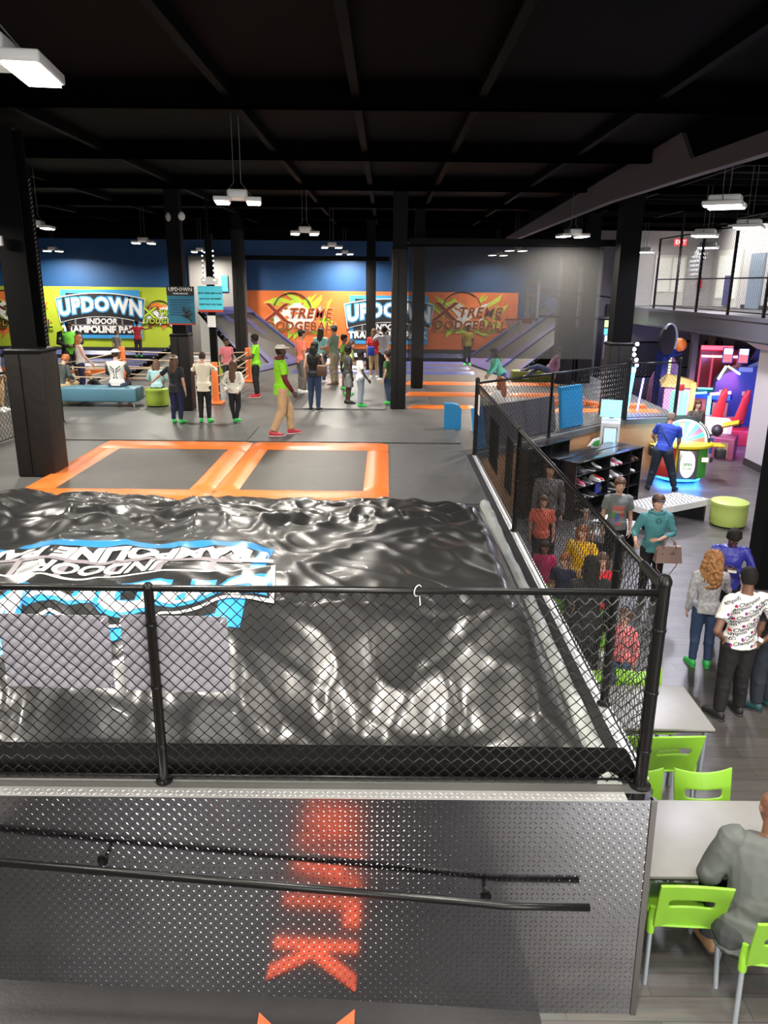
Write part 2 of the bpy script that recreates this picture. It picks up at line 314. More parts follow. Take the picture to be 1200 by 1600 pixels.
# ---------------------------------------------------------------- logo and poster printing
def warp(a): return .13*(1-(a/1.1)**2)
def logo_layers(dark,blue,white,lay):
    L=[]
    def quad(mb,pts,z): mb.prism(pts,(0,0,z),(1,0,0),(0,1,0),(0,0,lay*.6))
    m=MB(); quad(m,[(-1,-.6),(1,-.6),(1,.6),(-1,.6)],0); L.append(('blue_panel',blue,m))
    m=MB(); quad(m,[(-.92,-.5),(.8,-.5),(.8,.46),(-.86,.52)],lay); L.append(('dark_panel',dark,m))
    m=MB()
    for k in range(5): quad(m,[(-.7+.3*k,-.45),(-.66+.3*k,-.45),(-.66+.3*k,.44),(-.7+.3*k,.44)],2*lay)
    for k in range(3): quad(m,[(-.85,-.3+.3*k),(.78,-.3+.3*k),(.78,-.26+.3*k),(-.85,-.26+.3*k)],2*lay)
    L.append(('grid_print',mat('logo_grid_grey',(.25,.22,.24),.5),m))
    def ban(mb,gx,gy,z):
        N=12; xs=[-1.1-gx+(2.2+2*gx)*i/N for i in range(N+1)]
        top=[(x,.36+gy+warp(x)) for x in xs]; bot=[(x*.93,-.17-gy+warp(x)*1.1) for x in xs]
        for i in range(N): quad(mb,[bot[i],bot[i+1],top[i+1],top[i]],z)
    m=MB(); ban(m,.045,.04,3*lay); L.append(('banner_edge',white,m))
    m=MB(); ban(m,.02,.018,4*lay); L.append(('banner_field',dark,m))
    def arch(z,k=1.0):
        return lambda c:Vector((c.x*(1+.05*c.y),c.y*(1+.18*abs(c.x))+.1+warp(c.x),z+c.z))
    m=MB(); text_add(m,'UPDOWN',.44,arch(5*lay),bold=.05,spacing=1.1,extrude=lay*.3); L.append(('lettering_outline',blue,m))
    m=MB(); text_add(m,'UPDOWN',.44,arch(6*lay),bold=.02,spacing=1.1,extrude=lay*.3); L.append(('lettering',white,m))
    m=MB(); text_add(m,'INDOOR',.19,lambda c:Vector((c.x,c.y-.18,3.2*lay+c.z)),bold=.006,shear=.15,extrude=lay*.3); text_add(m,'TRAMPOLINE PARK',.225,lambda c:Vector((c.x-.03,c.y-.385,3.2*lay+c.z)),bold=.013,spacing=1.02,extrude=lay*.3); L.append(('small_lettering',white,m))
    return L
DK=mat('print_black',(.02,.02,.022),.5); BL=mat('print_blue',(.06,.35,.72),.4); WH=mat('print_white',(.85,.85,.83),.45); LIME=mat('print_lime',(.52,.72,.05),.5); ORP=mat('print_orange',(.85,.22,.05),.5); MAR=mat('print_maroon',(.25,.03,.02),.5)
def burst(mb,cx,cz,sx,sz,seed,kinds,y):
    rr=random.Random(seed)
    for k in range(kinds):
        a=rr.uniform(0,2*PI); r=rr.uniform(.3,1); ca=cos(a)*r*sx; sa=sin(a)*r*sz; d=rr.choice([.6,.75,2.4,-.6]); L=rr.uniform(.5,1.15)*sx/1.4; W=rr.uniform(.07,.24)*sx/1.4
        p=[(-L,-W),(L*.6,-W*rr.uniform(.2,1)),(L,W*.3),(-L*.7,W)]
        mb.prism([(cx+ca*.6+q[0]*cos(d)-q[1]*sin(d),cz+sa*.5+(q[0]*sin(d)+q[1]*cos(d))*.9) for q in p],(0,y+.0006*k,0),(1,0,0),(0,0,1),(0,.0005,0))
def xtreme(par,cx,cz,y,shard1,shard2,txt,edge,seed,two=False,s=1):
    m=MB(); burst(m,cx,cz,1.5*s,.75*s,seed,34,y-.032); part(m,'shard_print',shard1,par)
    m=MB(); burst(m,cx,cz,1.3*s,.6*s,seed+9,14,y-.054); part(m,'shard_accent',shard2,par)
    m=MB(); burst(m,cx,cz,1.1*s,.6*s,seed+5,8,y-.066); part(m,'white_shard_print',WH,par)
    for nm,mt,b,dy in (('lettering_outline',edge,.028,.078),('lettering',txt,.006,.086)):
        m=MB(); text_add(m,'TREME',.52*s,lambda c:Vector((cx+.45*s+c.x,y-dy-c.z,cz+.12*s+c.y)),bold=b,shear=.25,spacing=1.15,extrude=.002)
        text_add(m,'X',1.0*s,lambda c:Vector((cx-.95*s+c.x*1.4,y-dy-c.z,cz+.12*s+c.y)),bold=b,shear=.1,extrude=.002)
        text_add(m,'DODGEBALL',.46*s,lambda c:Vector((cx+.1*s+c.x,y-dy-c.z,cz-.38*s+c.y)),bold=b*.9,shear=.1,spacing=1.12,extrude=.002)
        if two: text_add(m,'2',.55*s,lambda c:Vector((cx+.1*s+c.x*1.7,y-dy-c.z,cz-.8*s+c.y)),bold=b,shear=.1,extrude=.002)
        part(m,nm,mt,par)
    m=MB().tube([(cx-.25*s+.75*s*cos(a),y-.04,cz+.3*s+.62*s*sin(a)) for a in [PI*(-.1+.09*i) for i in range(13)]],.02,5); part(m,'ring_print',DK,par)
def poster(label,x0,x1,z0,z1,bg,y=31.93):
    t=thing('wall_poster',label,'poster',((x0+x1)/2,y,z0)); n=40; vs=[];fs=[]
    for lay in (0,.02):
        for i in range(n+1):
            for j in (0,1): vs.append((x0+(x1-x0)*i/n,y+lay-.006+.006*sin(i*1.3),z0+(z1-z0)*j))
    N=2*(n+1)
    for i in range(n): a=2*i; fs+=[(a,a+2,a+3,a+1),(N+a,N+a+1,N+a+3,N+a+2),(a,N+a,N+a+2,a+2),(a+1,a+3,N+a+3,N+a+1)]
    fs+=[(0,1,N+1,N),(2*n,N+2*n,N+2*n+1,2*n+1)]
    part(MB().add(vs,fs),'banner',bg,t); return t
def logo_on_wall(t,cx,cz,s,y):
    for nm,mt,m in logo_layers(DK,BL,WH,.006):
        part(MB().add([(cx+v[0]*s,y-v[2]*s-.05,cz+v[1]*s) for v in m.v],m.f),nm,mt,t)
t=poster('long lime green wall banner with UPDOWN logo and orange dodgeball print, left side',-17.2,-8.05,1.9,4.28,mat('lime_banner',(.48,.6,.045),.45,bump=.1,bscale=2))
xtreme(t,-15.0,3.2,31.93,ORP,MAR,DK,LIME,3); logo_on_wall(t,-11.45,3.22,1.58,31.93); xtreme(t,-8.95,3.2,31.93,ORP,MAR,LIME,DK,8,s=.62)
t=poster('orange wall banner with UPDOWN logo and green XTREME DODGEBALL print, right side',-5.7,5.3,1.95,4.2,mat('orange_banner',(.8,.19,.045),.45,bump=.15,bscale=2))
xtreme(t,-3.5,3.2,31.93,LIME,ORP,MAR,mat('print_pale_orange',(.85,.4,.12),.5),21); logo_on_wall(t,.12,3.1,1.58,31.93); xtreme(t,3.3,3.3,31.93,LIME,ORP,MAR,mat('print_pale_orange',(.85,.4,.12),.5),33,two=True)
# ---------------------------------------------------------------- big landing airbag
def ss(a,b,x): x=min(1,max(0,(x-a)/(b-a))); return x*x*(3-2*x)
PR=[(4.40,1.50),(4.46,1.56),(4.62,1.66),(4.85,1.79),(5.2,1.94),(5.6,2.07),(6.1,2.14),(6.8,2.17),(7.6,2.12),(8.4,2.0),(9.2,1.86),(10.0,1.64),(10.35,1.54),(10.44,1.50)]
def prof(y):
    for (a,za),(b,zb) in zip(PR,PR[1:]):
        if y<=b: return za+(zb-za)*max(0,(y-a))/(b-a)
    return 1.5
def nz(x,y,s=0): return noise.noise(Vector((x,y,s)))
def bagz(x,y):
    z=prof(y)-1.5; e=ss(1.44,.98-.25*ss(8,10,y),x)
    wx=x+.35*nz(x*.7,y*.6,3); wy=y+.3*nz(x*.8,y*.7,9)
    f=0; front=ss(5.9,5.3,y); back=1-front
    def rg(v): return 1-(v*v*4+.02)**.5
    r1=rg(nz(wx*1.0+.3*y,wy*.34,1)); r2=rg(nz(wx*1.5-wy*.9,wy*.6,5))
    f+=front*(.30*r1+.11*r2)+back*(.08*r1+.04*r2)
    r3=rg(nz(wx*1.3,wy*2.2,12)); f+=ss(6.9,8.2,y)*.085*r3
    r5=max(0,rg(nz(x*2.6+wy*2.0,y*1.7-x,41))); f+=(.03+.02*ss(7,8,y))*r5**3
    f+=.022*ss(5.0,4.6,y)*sin(x*19+4*nz(x*2,1,2))*(.6+nz(x*3,2))
    ys=5.5+.1*nz(x*1.2,0,7); d=(y-ys)/.05; f-=.03*math.exp(-d*d); f+=.007*math.exp(-((y-ys)/.09)**2)*sin(x*40+4*nz(x*5,y*2,2))
    ys=8.0+.12*nz(x*1.3,4,7); d=(y-ys)/.07; f-=.035*math.exp(-d*d); f+=.01*math.exp(-((y-ys)/.14)**2)*sin(x*24+4*nz(x*4,y*2,2))
    f+=.10*ss(-2.5,-5.2,x)*ss(7,9,y)*ss(10.8,9.6,y)
    edge=ss(4.40,4.6,y)*ss(10.44,10.1,y)
    return 1.5+max(0,(z+(f-.10)*edge)*e if z>.05 else z*e)
NX,NY=270,240; X0,X1,Y0,Y1=-6.3,1.46,4.40,10.44
vs=[];fs=[]
for j in range(NY+1):
    y=Y0+(Y1-Y0)*j/NY
    for i in range(NX+1): x=X0+(X1-X0)*i/NX; vs.append((x,y,bagz(x,y)))
for j in range(NY):
    for i in range(NX): a=j*(NX+1)+i; fs.append((a,a+1,a+NX+2,a+NX+1))
bag=thing('airbag','huge wrinkled black vinyl landing airbag with upside-down UPDOWN logo behind the front fence','airbag',(-2.2,7.5,1.5))
n0=len(vs); per=[j*(NX+1)+NX for j in range(NY+1)]
part(MB().add(vs,fs),'cover',VINYL,bag,'all')
LM=dict(dark=mat('vinyl_print_black',(.02,.02,.02),.3,coat=.2),blue=mat('vinyl_print_blue',(.035,.27,.62),.3,coat=.2),white=mat('vinyl_print_white',(.8,.8,.78),.3,coat=.2))
for nm,mt,m in logo_layers(LM['dark'],LM['blue'],LM['white'],.006):
    bm=bmesh.new(); S=1.42
    vv_=[bm.verts.new((-2.45-v[0]*S,5.93-v[1]*S*1.04,v[2])) for v in m.v]
    for f in m.f:
        try: bm.faces.new([vv_[i] for i in f])
        except ValueError: pass
    # keep only upper faces
    bm.normal_update(); dl=[f for f in bm.faces if abs(f.normal.z)<.5]; bmesh.ops.delete(bm,geom=dl,context='FACES')
    for k in range(-1,120):
        for co,no in (((-4.4+.04*k,0,0),(1,0,0)),((0,4.6+.04*k,0),(0,1,0))):
            if (no[0] and co[0]>-.3) or (no[1] and co[1]>7.4): continue
            bmesh.ops.bisect_plane(bm,geom=bm.verts[:]+bm.edges[:]+bm.faces[:],plane_co=co,plane_no=no)
    for v in bm.verts: v.co.z=bagz(v.co.x,v.co.y)+.003+v.co.z*.9
    me=D.meshes.new(nm); bm.to_mesh(me); bm.free()
    for v in me.vertices: v.co-=Vector(bag.location)
    link(nm,me,mt,bag,'all')
# grey cover strip beside the bag and black carpet border
vs=[];fs=[]
N=80
for i in range(N+1):
    y=4.14+(10.5-4.14)*i/N; wv=.012*sin(y*2)+.004*sin(y*9); 
    for k,(dx,dz) in enumerate(((0,.0),(.02,.06),(.07,.075+.006*sin(y*11)),(.13,.05+.01*sin(y*9)),(.16,.0))): vs.append((1.35+wv*.6+dx,y,1.5+dz))
for i in range(N):
    for k in range(4): a=i*5+k; fs.append((a,a+1,a+6,a+5))
    a=i*5; fs.append((a+4,a,a+5,a+9))
fs+=[(0,1,2,3,4),tuple(N*5+k for k in (4,3,2,1,0))]
tag(MB().add(vs,fs).build('cover_strip',mat('pale_grey_vinyl',(.40,.42,.40),.35,bump=.2,bscale=20),None,True),'pale grey vinyl strip along the right side of the black airbag','cover strip')
tag(MB().box(-3.3,1.6,4.16,4.38,1.499,1.62,bev=.03).build('border_pad',mat('black_border',(.003,.003,.003),.7,spec=.06,bump=.1),None,True),'low black padded border between front fence and airbag','border pad')
tag(MB().box(1.5,1.598,4.16,13.8,1.499,1.512).build('carpet_strip',mat('black_carpet',(.012,.011,.012),.9,bump=.6,bscale=200)),'narrow black carpet strip between airbag and side fence','carpet strip')
# ---------------------------------------------------------------- trampolines with orange pads
def pad(x0,x1,y0,y1,z0=1.5,h=.055,sk=0):
    m=MB(); nx=max(2,int((x1-x0)/.12)); ny=max(2,int((y1-y0)/.12)); vs=[];fs=[]
    for j in range(ny+1):
        for i in range(nx+1):
            u=i/nx;v=j/ny; ez=min(1,min(u*(x1-x0),(1-u)*(x1-x0),v*(y1-y0),(1-v)*(y1-y0))/.05); x=x0+(x1-x0)*u+sk*v
            vs.append((x,y0+(y1-y0)*v,z0+h*(ez**.5)+.006*nz(x*4,v*(y1-y0)*4,z0)))
    for j in range(ny):
        for i in range(nx): a=j*(nx+1)+i; fs.append((a,a+1,a+nx+2,a+nx+1))
    r=[i for i in range(nx+1)]+[j*(nx+1)+nx for j in range(1,ny+1)]+[ny*(nx+1)+i for i in range(nx-1,-1,-1)]+[j*(nx+1) for j in range(ny-1,0,-1)]
    fs.append(tuple(r[::-1])); return m.add(vs,fs)
for (a,b,lab,xa,xb) in ((-4.92,-2.95,'left orange-framed trampoline behind the airbag',-5.42,-2.56),(-2.16,-.34,'right orange-framed trampoline behind the airbag',-2.55,.07)):
    t=thing('trampoline',lab,'trampoline',((a+b)/2,12.6,1.5))
    part(MB().box(a-.02,b+.02,11.0,14.1,1.5,1.515),'jumping_bed',BED,t)
    part(pad(xa,xb,10.45,11.12),'pad',ORANGE,t,True); part(pad(xa,xb,14.02,14.7),'pad',ORANGE,t,True)
    part(pad(xa,a,11.12,14.02),'pad',ORANGE,t,True); part(pad(b,xb,11.12,14.02),'pad',ORANGE,t,True)
tag(MB().box(.1,1.5,10.5,14.7,1.499,1.515).build('floor_mat',DECKM2),'dark ribbed rubber mat right of the orange trampolines','floor mat')
tag(MB().box(-7.1,-2.72,14.85,16.45,1.499,1.52,bev=.008).build('floor_mat',DECKM),'grey vinyl mat strip behind the left trampoline','floor mat')
tag(MB().box(-2.7,1.5,14.85,16.35,1.499,1.52,bev=.008).build('floor_mat',mat('grey_mat_two',(.10,.10,.098),.45,bump=.1,noise_amt=.1)),'grey vinyl mat strip behind the right trampoline','floor mat')
vs=[(-1.98,18.95),(-.05,18.95),(-.0,19.05),(-.1,24.9),(-.75,24.9)]
t=thing('floor_mat','big pale grey rectangular mat where the boys stand in line','floor mat',(-.9,21.5,1.5))
part(wedge([(-2.05,18.95),(-.03,18.95),(.02,19.05),(-.05,25.2),(-2.0,25.2)],1.499,1.53),'mat',mat('pale_mat',(.16,.16,.155),.4,noise_amt=.1),t)
tag(wedge([(-2.4,18.95),(-2.07,18.95),(-2.02,25.2),(-2.35,25.2)],1.499,1.515).build('mat_strip',mat('dark_strip_vinyl',(.03,.03,.032),.5,noise_amt=.1)),'dark strip mat along the left side of the pale mat','floor mat')
# ---------------------------------------------------------------- columns
def ibeam(mb,x,y,w_,z0,z1):
    mb.box(x-w_,x+w_,y-w_,y-w_+.03,z0,z1); mb.box(x-w_,x+w_,y+w_-.03,y+w_,z0,z1); mb.box(x-.02,x+.02,y-w_+.03,y+w_-.03,z0,z1)
def column(label,x,y,w_,zp,pw,z0=1.5,solid=True,z1=6.6):
    t=thing('padded_column',label,'column',(x,y,z0)); m=MB()
    if solid: m.box(x-w_,x+w_,y-w_,y+w_,z0,z1)
    else: ibeam(m,x,y,w_,z0,z1)
    part(m,'steel_post',STEELB,t)
    if zp: 
        m=MB().box(x-pw,x+pw,y-pw,y+pw,z0,zp,bev=.03)
        part(m,'padding',PADBLK,t,True)
        part(MB().box(x-pw-.004,x+pw+.004,y-pw-.006,y+pw+.004,zp-.07,zp-.03),'top_band',STEELB,t)
        part(MB().box(x-pw*.2,x-pw*.17,y-pw-.008,y-pw+.01,z0+.05,zp-.08),'seam',STEELB,t)
    return t
column('black H-beam column with padded base at the far left beside the trampolines',-5.53,12.15,.19,3.5,.29,solid=False)
column('padded black column behind the girl in the black top, carrying the blue sign',-4.88,18.75,.16,3.33,.22)
column('tall padded black column in the middle, left of the orange step pads',.32,19.3,.17,5.35,.19)
column('slim padded black column in front of the second UPDOWN logo',-.53,28.0,.15,5.35,.17)
column('wrinkled padded black column behind the employee in lime, left of the orange banner',-4.88,26.6,.15,6.2,.19)
column('dark padded column inside the right court behind the net',.95,23.4,.14,5.5,.18)
column('black steel column with padded base beside the blue neon tubes',5.45,18.35,.22,3.25,.27,z0=1.5)
for i,(x,y,w_) in enumerate(((5.66,24.9,.24),(6.35,25.1,.2))):
    column(('broad black padded pillar right of the far slope','broad black padded pillar nearest the arcade sign cabinet','thin black padded pillar behind the basketball arm')[i],x,y,w_,5.4,w_+.03)
column('dark navy column at the right edge beside the group talking',5.98,11.3,.2,None,0,z0=0)
# slim net frame posts on the left
t=thing('net_post','slim black net frame post laced with rope beside the left column','post',(-6.95,16,1.5))
part(MB().box(-7.06,-6.9,15.92,16.08,1.5,6.6),'post',STEELB,t)
m=MB()
for k in range(60): m.tube([(-6.88,15.9,1.6+k*.08),(-6.84,15.88,1.64+k*.08)],.01,4)
part(m,'lacing',mat('grey_lacing',(.25,.25,.25),.6),t)
t=thing('lacing_beam','black horizontal net frame beam with lacing above the orange banner','frame',(-2,28.1,5.3))
part(MB().box(-5.1,.1,27.95,28.1,5.25,5.4),'beam',STEELB,t)
# ---------------------------------------------------------------- netting of the right court
def netmat(name,col,a):
    m=D.materials.new(name); m.use_nodes=True; nt=m.node_tree; b=nt.nodes['Principled BSDF']; b.inputs['Base Color'].default_value=(*col,1); b.inputs['Roughness'].default_value=.8; b.inputs['Alpha'].default_value=a; return m
NET=netmat('dark_netting',(.03,.029,.028),.55)
t=thing('court_netting','dark translucent netting hung between the black posts around the basketball court','net',(2.9,19.4,2))
part(MB().box(.54,5.2,19.38,19.385,2.75,5.38),'net',NET,t)
part(MB().tube([(.5,19.38,5.38),(5.2,19.38,5.42)],.03,6),'top_rope',STEELB,t)
part(MB().box(.54,5.6,19.3,19.5,5.4,5.55),'head_beam',STEELB,t)
# right court pads
def strip(label,x0,x1,y,z,m,w_=.28,h=.07,nm='step_pad',cat='pad',grp=None):
    return tag(pad(x0,x1,y,y+w_,z,h).build(nm,m,None,True),label,cat,grp)
strip('nearest orange step pad right of the middle column',.55,2.3,19.25,1.5,ORANGE,.3)
strip('second orange step pad right of the middle column',.55,5.6,21.5,1.5,ORANGE,.5)
strip('third orange step pad right of the middle column',.6,5.4,24.0,1.5,ORANGE,.4)
strip('orange pad along the diagonal fence behind the blue panel',4.2,6.9,18.95,1.5,ORANGE,.3)
tag(MB().prism([(4.3,19.9),(5.2,19.9),(5.6,19.35),(6.6,19.35),(6.6,19.7),(5.75,19.75),(5.3,20.3),(4.3,20.3)],(0,0,1.5),(1,0,0),(0,1,0),(0,0,.12)).build('corner_pad',ORANGE),'stepped orange corner pad seen through the diagonal fence','pad')
for y0,y1 in ((19.6,21.4),(22.05,23.9),(24.5,26.6)):
    tag(MB().box(1.2,5.3,y0,y1,1.499,1.512).build('jumping_bed',BED),('nearest','middle','farthest')[(19.6,22.05,24.5).index(y0)]+' dark trampoline bed of the right court','trampoline bed')
# indigo padded trampoline rows at the far wall
k=0
for x0,x1 in ((-17,-8.3),(-3.3,3.2)):
    for j,(y,z) in enumerate(((26.9,1.5),(28.5,1.5),(30.2,1.5),(31.2,1.68))):
        strip('%s indigo pad row %s'%(('nearest','second','third','raised back')[j],('below the lime banner','below the orange banner')[k]),x0,x1,y,z,NAVYPAD,.42 if j<3 else .5,.1 if j<3 else .14,'pad_row')
    tag(MB().box(x0,x1,27.3,31.3,1.499,1.515).build('jumping_bed',BED),('wide dark trampoline bed below the lime banner','wide dark trampoline bed below the orange banner')[k],'trampoline bed')
    tag(MB().box(x0,x1,31.75,31.9,1.5,1.93).build('wall_pad',mat('charcoal_pad',(.035,.035,.04),.5,bump=.1)),('charcoal padding at the foot of the lime banner','charcoal padding at the foot of the orange banner')[k],'pad'); k+=1
strip('long orange pad in front of the lime banner trampolines',-11.5,-8.9,26.2,1.5,ORANGE,.5,.12)
strip('orange pad at the far left below the lime banner',-13.2,-11.9,26.2,1.5,ORANGE,.9,.12)
# sloped trampoline walls
def slope(label,A,B,C_,E,pads,side=None):
    A,B,C_,E=map(Vector,(A,B,C_,E))     # A near high, B near low, C far low, E far high
    t=thing('sloped_trampoline',label,'trampoline',tuple(B)); n=(B-A).cross(E-A).normalized(); n=n if n.z>0 else -n
    def P(u,v): return A.lerp(B,v).lerp(E.lerp(C_,v),u)
    def slab(m,u0,u1,v0,v1,h): 
        q=[P(u0,v0),P(u1,v0),P(u1,v1),P(u0,v1)]; m.add([p-n*.02 for p in q]+[p+n*h for p in q],[(0,1,2,3),(4,5,6,7),(0,1,5,4),(1,2,6,5),(2,3,7,6),(3,0,4,7)])
    m=MB(); slab(m,0,1,0,1,.01); part(m,'jumping_bed',BED,t)
    for i in range(pads): m=MB(); u=i/(pads-1); u0=max(0,u-.045); u1=min(1,u+.045); slab(m,u0,u1,0,1,.09); part(m,'side_pad',NAVYPAD,t)
    m=MB(); slab(m,0,1,-.02,.1,.11); part(m,'top_pad',NAVYPAD,t); m=MB(); slab(m,0,1,.93,1.02,.1); part(m,'foot_pad',NAVYPAD,t)
    m=MB(); m.add([A,B,B+Vector((0,.02,0)),A+Vector((0,.02,0)),Vector((A.x,A.y,1.5)),Vector((A.x,A.y+.02,1.5))],[(0,1,4),(3,2,5),(0,1,2,3),(0,3,5,4),(1,2,5,4)]); part(m,'side_panel',GREYW if side else STEELB,t)
    m=MB(); m.tube([A+n*.0,B+n*.0],.09,6); part(m,'near_edge',STEELB,t)
    m=MB()
    for k in range(14): p=A.lerp(B,(k+.5)/14)+n*.05; m.tube([p-Vector((0,.1,0)),p-Vector((0,.05,.0))],.02,5)
    part(m,'lacing',mat('grey_lacing',(.25,.25,.25),.6),t)
slope('sloped trampoline wall with indigo pads left of the orange banner',(-6.35,27,3.55),(-4.6,27,1.5),(-3.0,31.4,1.55),(-5.5,31.4,3.5),4,side=True)
slope('sloped trampoline wall with indigo pads behind the basketball hoop',(6.3,25.6,3.2),(4.2,25.6,1.5),(3.2,31.4,1.55),(6.6,31.4,4.0),4)
slope('low black-edged sloped trampoline left of the padded sign column',(-6.55,24.5,2.6),(-8.3,24.5,1.5),(-8.5,26.6,1.5),(-6.55,26.6,2.6),3,side=True)
tag(MB().box(-7.75,-5.5,31.4,31.7,1.5,5.5,bev=.1).build('wall_panel',mat('grey_curtain',(.2,.19,.18),.5,bump=.15,bscale=3),None,True),'tall warm grey padded wall panel above the left sloped trampoline','wall panel')
tag(MB().box(-6.45,-6.2,31.33,31.38,4.15,4.75).build('wall_plaque',BL),'small blue plaque on the tall grey wall panel','plaque')
tag(MB().box(7.35,8.3,31.2,31.5,0,5.2).build('wall_panel',GREYW),'pale grey wall panel right of the black pillars','wall panel')
tag(MB().tube([(-6.5,26.3,1.82),(-5.75,26.3,1.82)],.3,16).build('foam_roll',mat('silver_vinyl',(.3,.3,.3),.35,bump=.1),None,True),'large silver grey foam roll lying behind the padded sign column','foam roll')
tag(MB().box(-5.7,-5.12,25.9,26.5,1.5,1.95,bev=.06).build('foam_block',mat('lime_vinyl',(.4,.5,.04),.4),None,True),'lime green foam block behind the pink shirt child','foam block')
tag(MB().box(4.1,5.5,25.0,25.5,1.5,1.85,bev=.04).build('foam_block',mat('olive_vinyl',(.13,.17,.02),.5),None,True),'olive green foam block in the right court','foam block')
# ---------------------------------------------------------------- ceiling lamps with their own light
HALLC=(1,.94,.84); ARCC=(.88,.86,1)
def lamp(label,x,y,z,color,em,power,rz=0,s=1.08):
    t=thing('high_bay_lamp',label,'ceiling lamp',(x,y,z)); R=Matrix.Rotation(rz,3,'Z')
    def T(m): m.v=[tuple(R@(Vector(v)*s)+Vector((x,y,z))) for v in m.v]; return m
    m=T(MB().box(-.13,.13,-.2,.2,0,.11,bev=.03)); part(m,'housing',mat('lamp_housing_white',(.75,.75,.74),.4),t,True)
    for sx in (-1,1):
        m=T(MB().box(-.1+sx*.2,.1+sx*.2,-.24,.24,-.035,.02,bev=.012)); w_=part(m,'wing',mat('lamp_housing_white',(.75,.75,.74),.4),t,True)
        m=T(MB().box(-.08+sx*.2,.08+sx*.2,-.22,.22,-.048,-.036)); part(m,'led_panel',glow('led_'+em,*color,14),w_)
    for sx in (-1,1):
        part(MB().tube([R@Vector((sx*.2,0,.02))*s+Vector((x,y,z)),Vector((x+sx*.05,y,z+.22)),Vector((x+sx*.05,y,6.76))],.006,5),'hanging_cable',mat('cable_grey',(.1,.1,.1),.5),t)
    area_light('lamp_light',(x,y,z-.08),(0,0,rz),.6*s,.5*s,power,color,165)
LP=[('hanging lamp nearest the viewer in the upper left corner',-2.12,4.58),('large twin-light lamp hanging left of centre on long cables',-2.07,11.45),('lamp hanging in the middle above the tall padded column',-1.86,18.5),('lamp near the left edge above the padded H-beam column',-7.46,17.4),('lamp above the lime banner left of the sign column',-7.06,23.6),('farthest left lamp in front of the blue wall',-12.6,30.6),('lamp above the string lights and blue sign',-6.9,30.0),('lamp in front of the blue wall right of centre',-1.71,25.3),('farthest lamp in front of the blue wall at centre',-1.6,30.9),('lamp behind the net above the right XTREME print',4.2,30.5),('lamp above the basketball hoop behind the net',4.2,26.3),('lamp beside the grey bulkhead above the right court',4.21,18.46)]
for l,x,y in LP: lamp(l,x,y,5.6,HALLC,'warm',LAMP_W,rz=rad(8))
for l,x,y in (('hanging lamp left of the picture above the airbag',-7.3,11.0),('hanging lamp far left of the viewer over the deck',-7.3,4.6),('hanging lamp behind the viewer on the left',-2.1,-2.2),('added unseen lamp overhead just right of the viewer',1.4,1.7),('added unseen lamp overhead left of the viewer',-4.9,1.7),('added unseen lamp overhead before the viewer',1.0,3.1),('hanging lamp right of the viewer over the cafe tables',4.2,4.6),('hanging lamp far right over the lobby',9,4.6),('hanging lamp behind the viewer on the far right',9,-2.2),('hanging lamp behind the viewer on the right',4.2,-2.2)):  # the three overhead ones are added out of view to highlight the airbag
    lamp(l,x,y,5.6,HALLC,'warm',LAMP_W*(1 if x<-1 else .55),rz=0)
for l,x,y in (('cool white lamp hanging in front of the mezzanine, largest on the right',4.75,11.6),('violet-white lamp near the right edge above the mezzanine rail',6.9,15.6),('violet-white lamp left of the one at the right edge',7.1,18.2),('small white lamp hanging before the mezzanine doors',9.3,23.5),('small far lamp right of the black steel column',8.6,27.0)):
    lamp(l,x,y,5.62,ARCC,'cool',LAMP_W*.8,rz=rad(60))
# small ceiling fittings
def fit(name,label,cat,x,y,z,m,r=.07): tag(MB().lathe([(.02,.12),(r*.6,.1),(r,.05),(r,.0),(r*.7,-.05),(.01,-.07)],(x,y,z),14).build(name,m,None,True),label,cat)
fit('dome_camera','small white dome camera on the black column head left of centre','camera',-4.65,18.57,5.9,WHITEP,.08)
fit('dome_camera','small pale dome camera beside the other on the column head','camera',-4.95,18.56,5.88,mat('dull_white',(.4,.4,.4),.5),.06)
fit('heat_detector','small reddish detector on the ceiling at far left','detector',-5.8,12.97,6.64,mat('dull_red',(.25,.06,.05),.5),.08)
tag(MB().box(-5.75,-5.6,11.82,11.88,4.98,5.12,bev=.01).build('wall_speaker',WHITEP),'small white box on the H-beam column near the left edge','speaker')
# ---------------------------------------------------------------- signs on the column
def textlines(par,x0,z0,y,lines,size,m,dz=None):
    mb=MB()
    for i,l in enumerate(lines):
        if l: text_add(mb,l,size,lambda c,i=i,l=l:Vector((x0+c.x,y-c.z-.004,z0-i*(dz or size*1.3)+c.y)),extrude=.001,bold=.002,res=1)
    return part(mb,'lettering',m,par)
t=thing('rule_sign','teal blue rules board with a jumping figure on the padded column','sign',(-4.73,18.4,3.6)); 
part(MB().box(-4.9,-4.6,18.39,18.62,3.8,3.9),'bracket',STEELB,t); part(MB().box(-5.05,-4.42,18.36,18.4,3.56,4.4,bev=.008),'board',mat('teal_board',(.03,.2,.32),.4),t)
part(MB().box(-5.05,-4.42,18.35,18.361,4.2,4.4),'header',DK,t); part(MB().box(-5.05,-4.42,18.35,18.361,3.54,3.57),'red_edge',mat('red_print',(.6,.06,.03),.5),t)
textlines(t,-4.73,4.33,18.35,['UPDOWN'],.12,WH); textlines(t,-4.73,4.24,18.35,['TRAMPOLINE PARK'],.04,WH)
m=MB(); m.sphere((-4.6,18.34,3.76),.06,.01,.07).tube([(-4.6,18.34,3.76),(-4.68,18.34,3.86),(-4.68,18.34,3.95)],.018,6).tube([(-4.6,18.34,3.76),(-4.72,18.34,3.74)],.018,6).tube([(-4.6,18.34,3.76),(-4.48,18.34,3.8)],.018,6).tube([(-4.58,18.34,3.74),(-4.53,18.34,3.66),(-4.5,18.34,3.6)],.022,6).sphere((-4.55,18.34,3.86),.03,.01,.035)
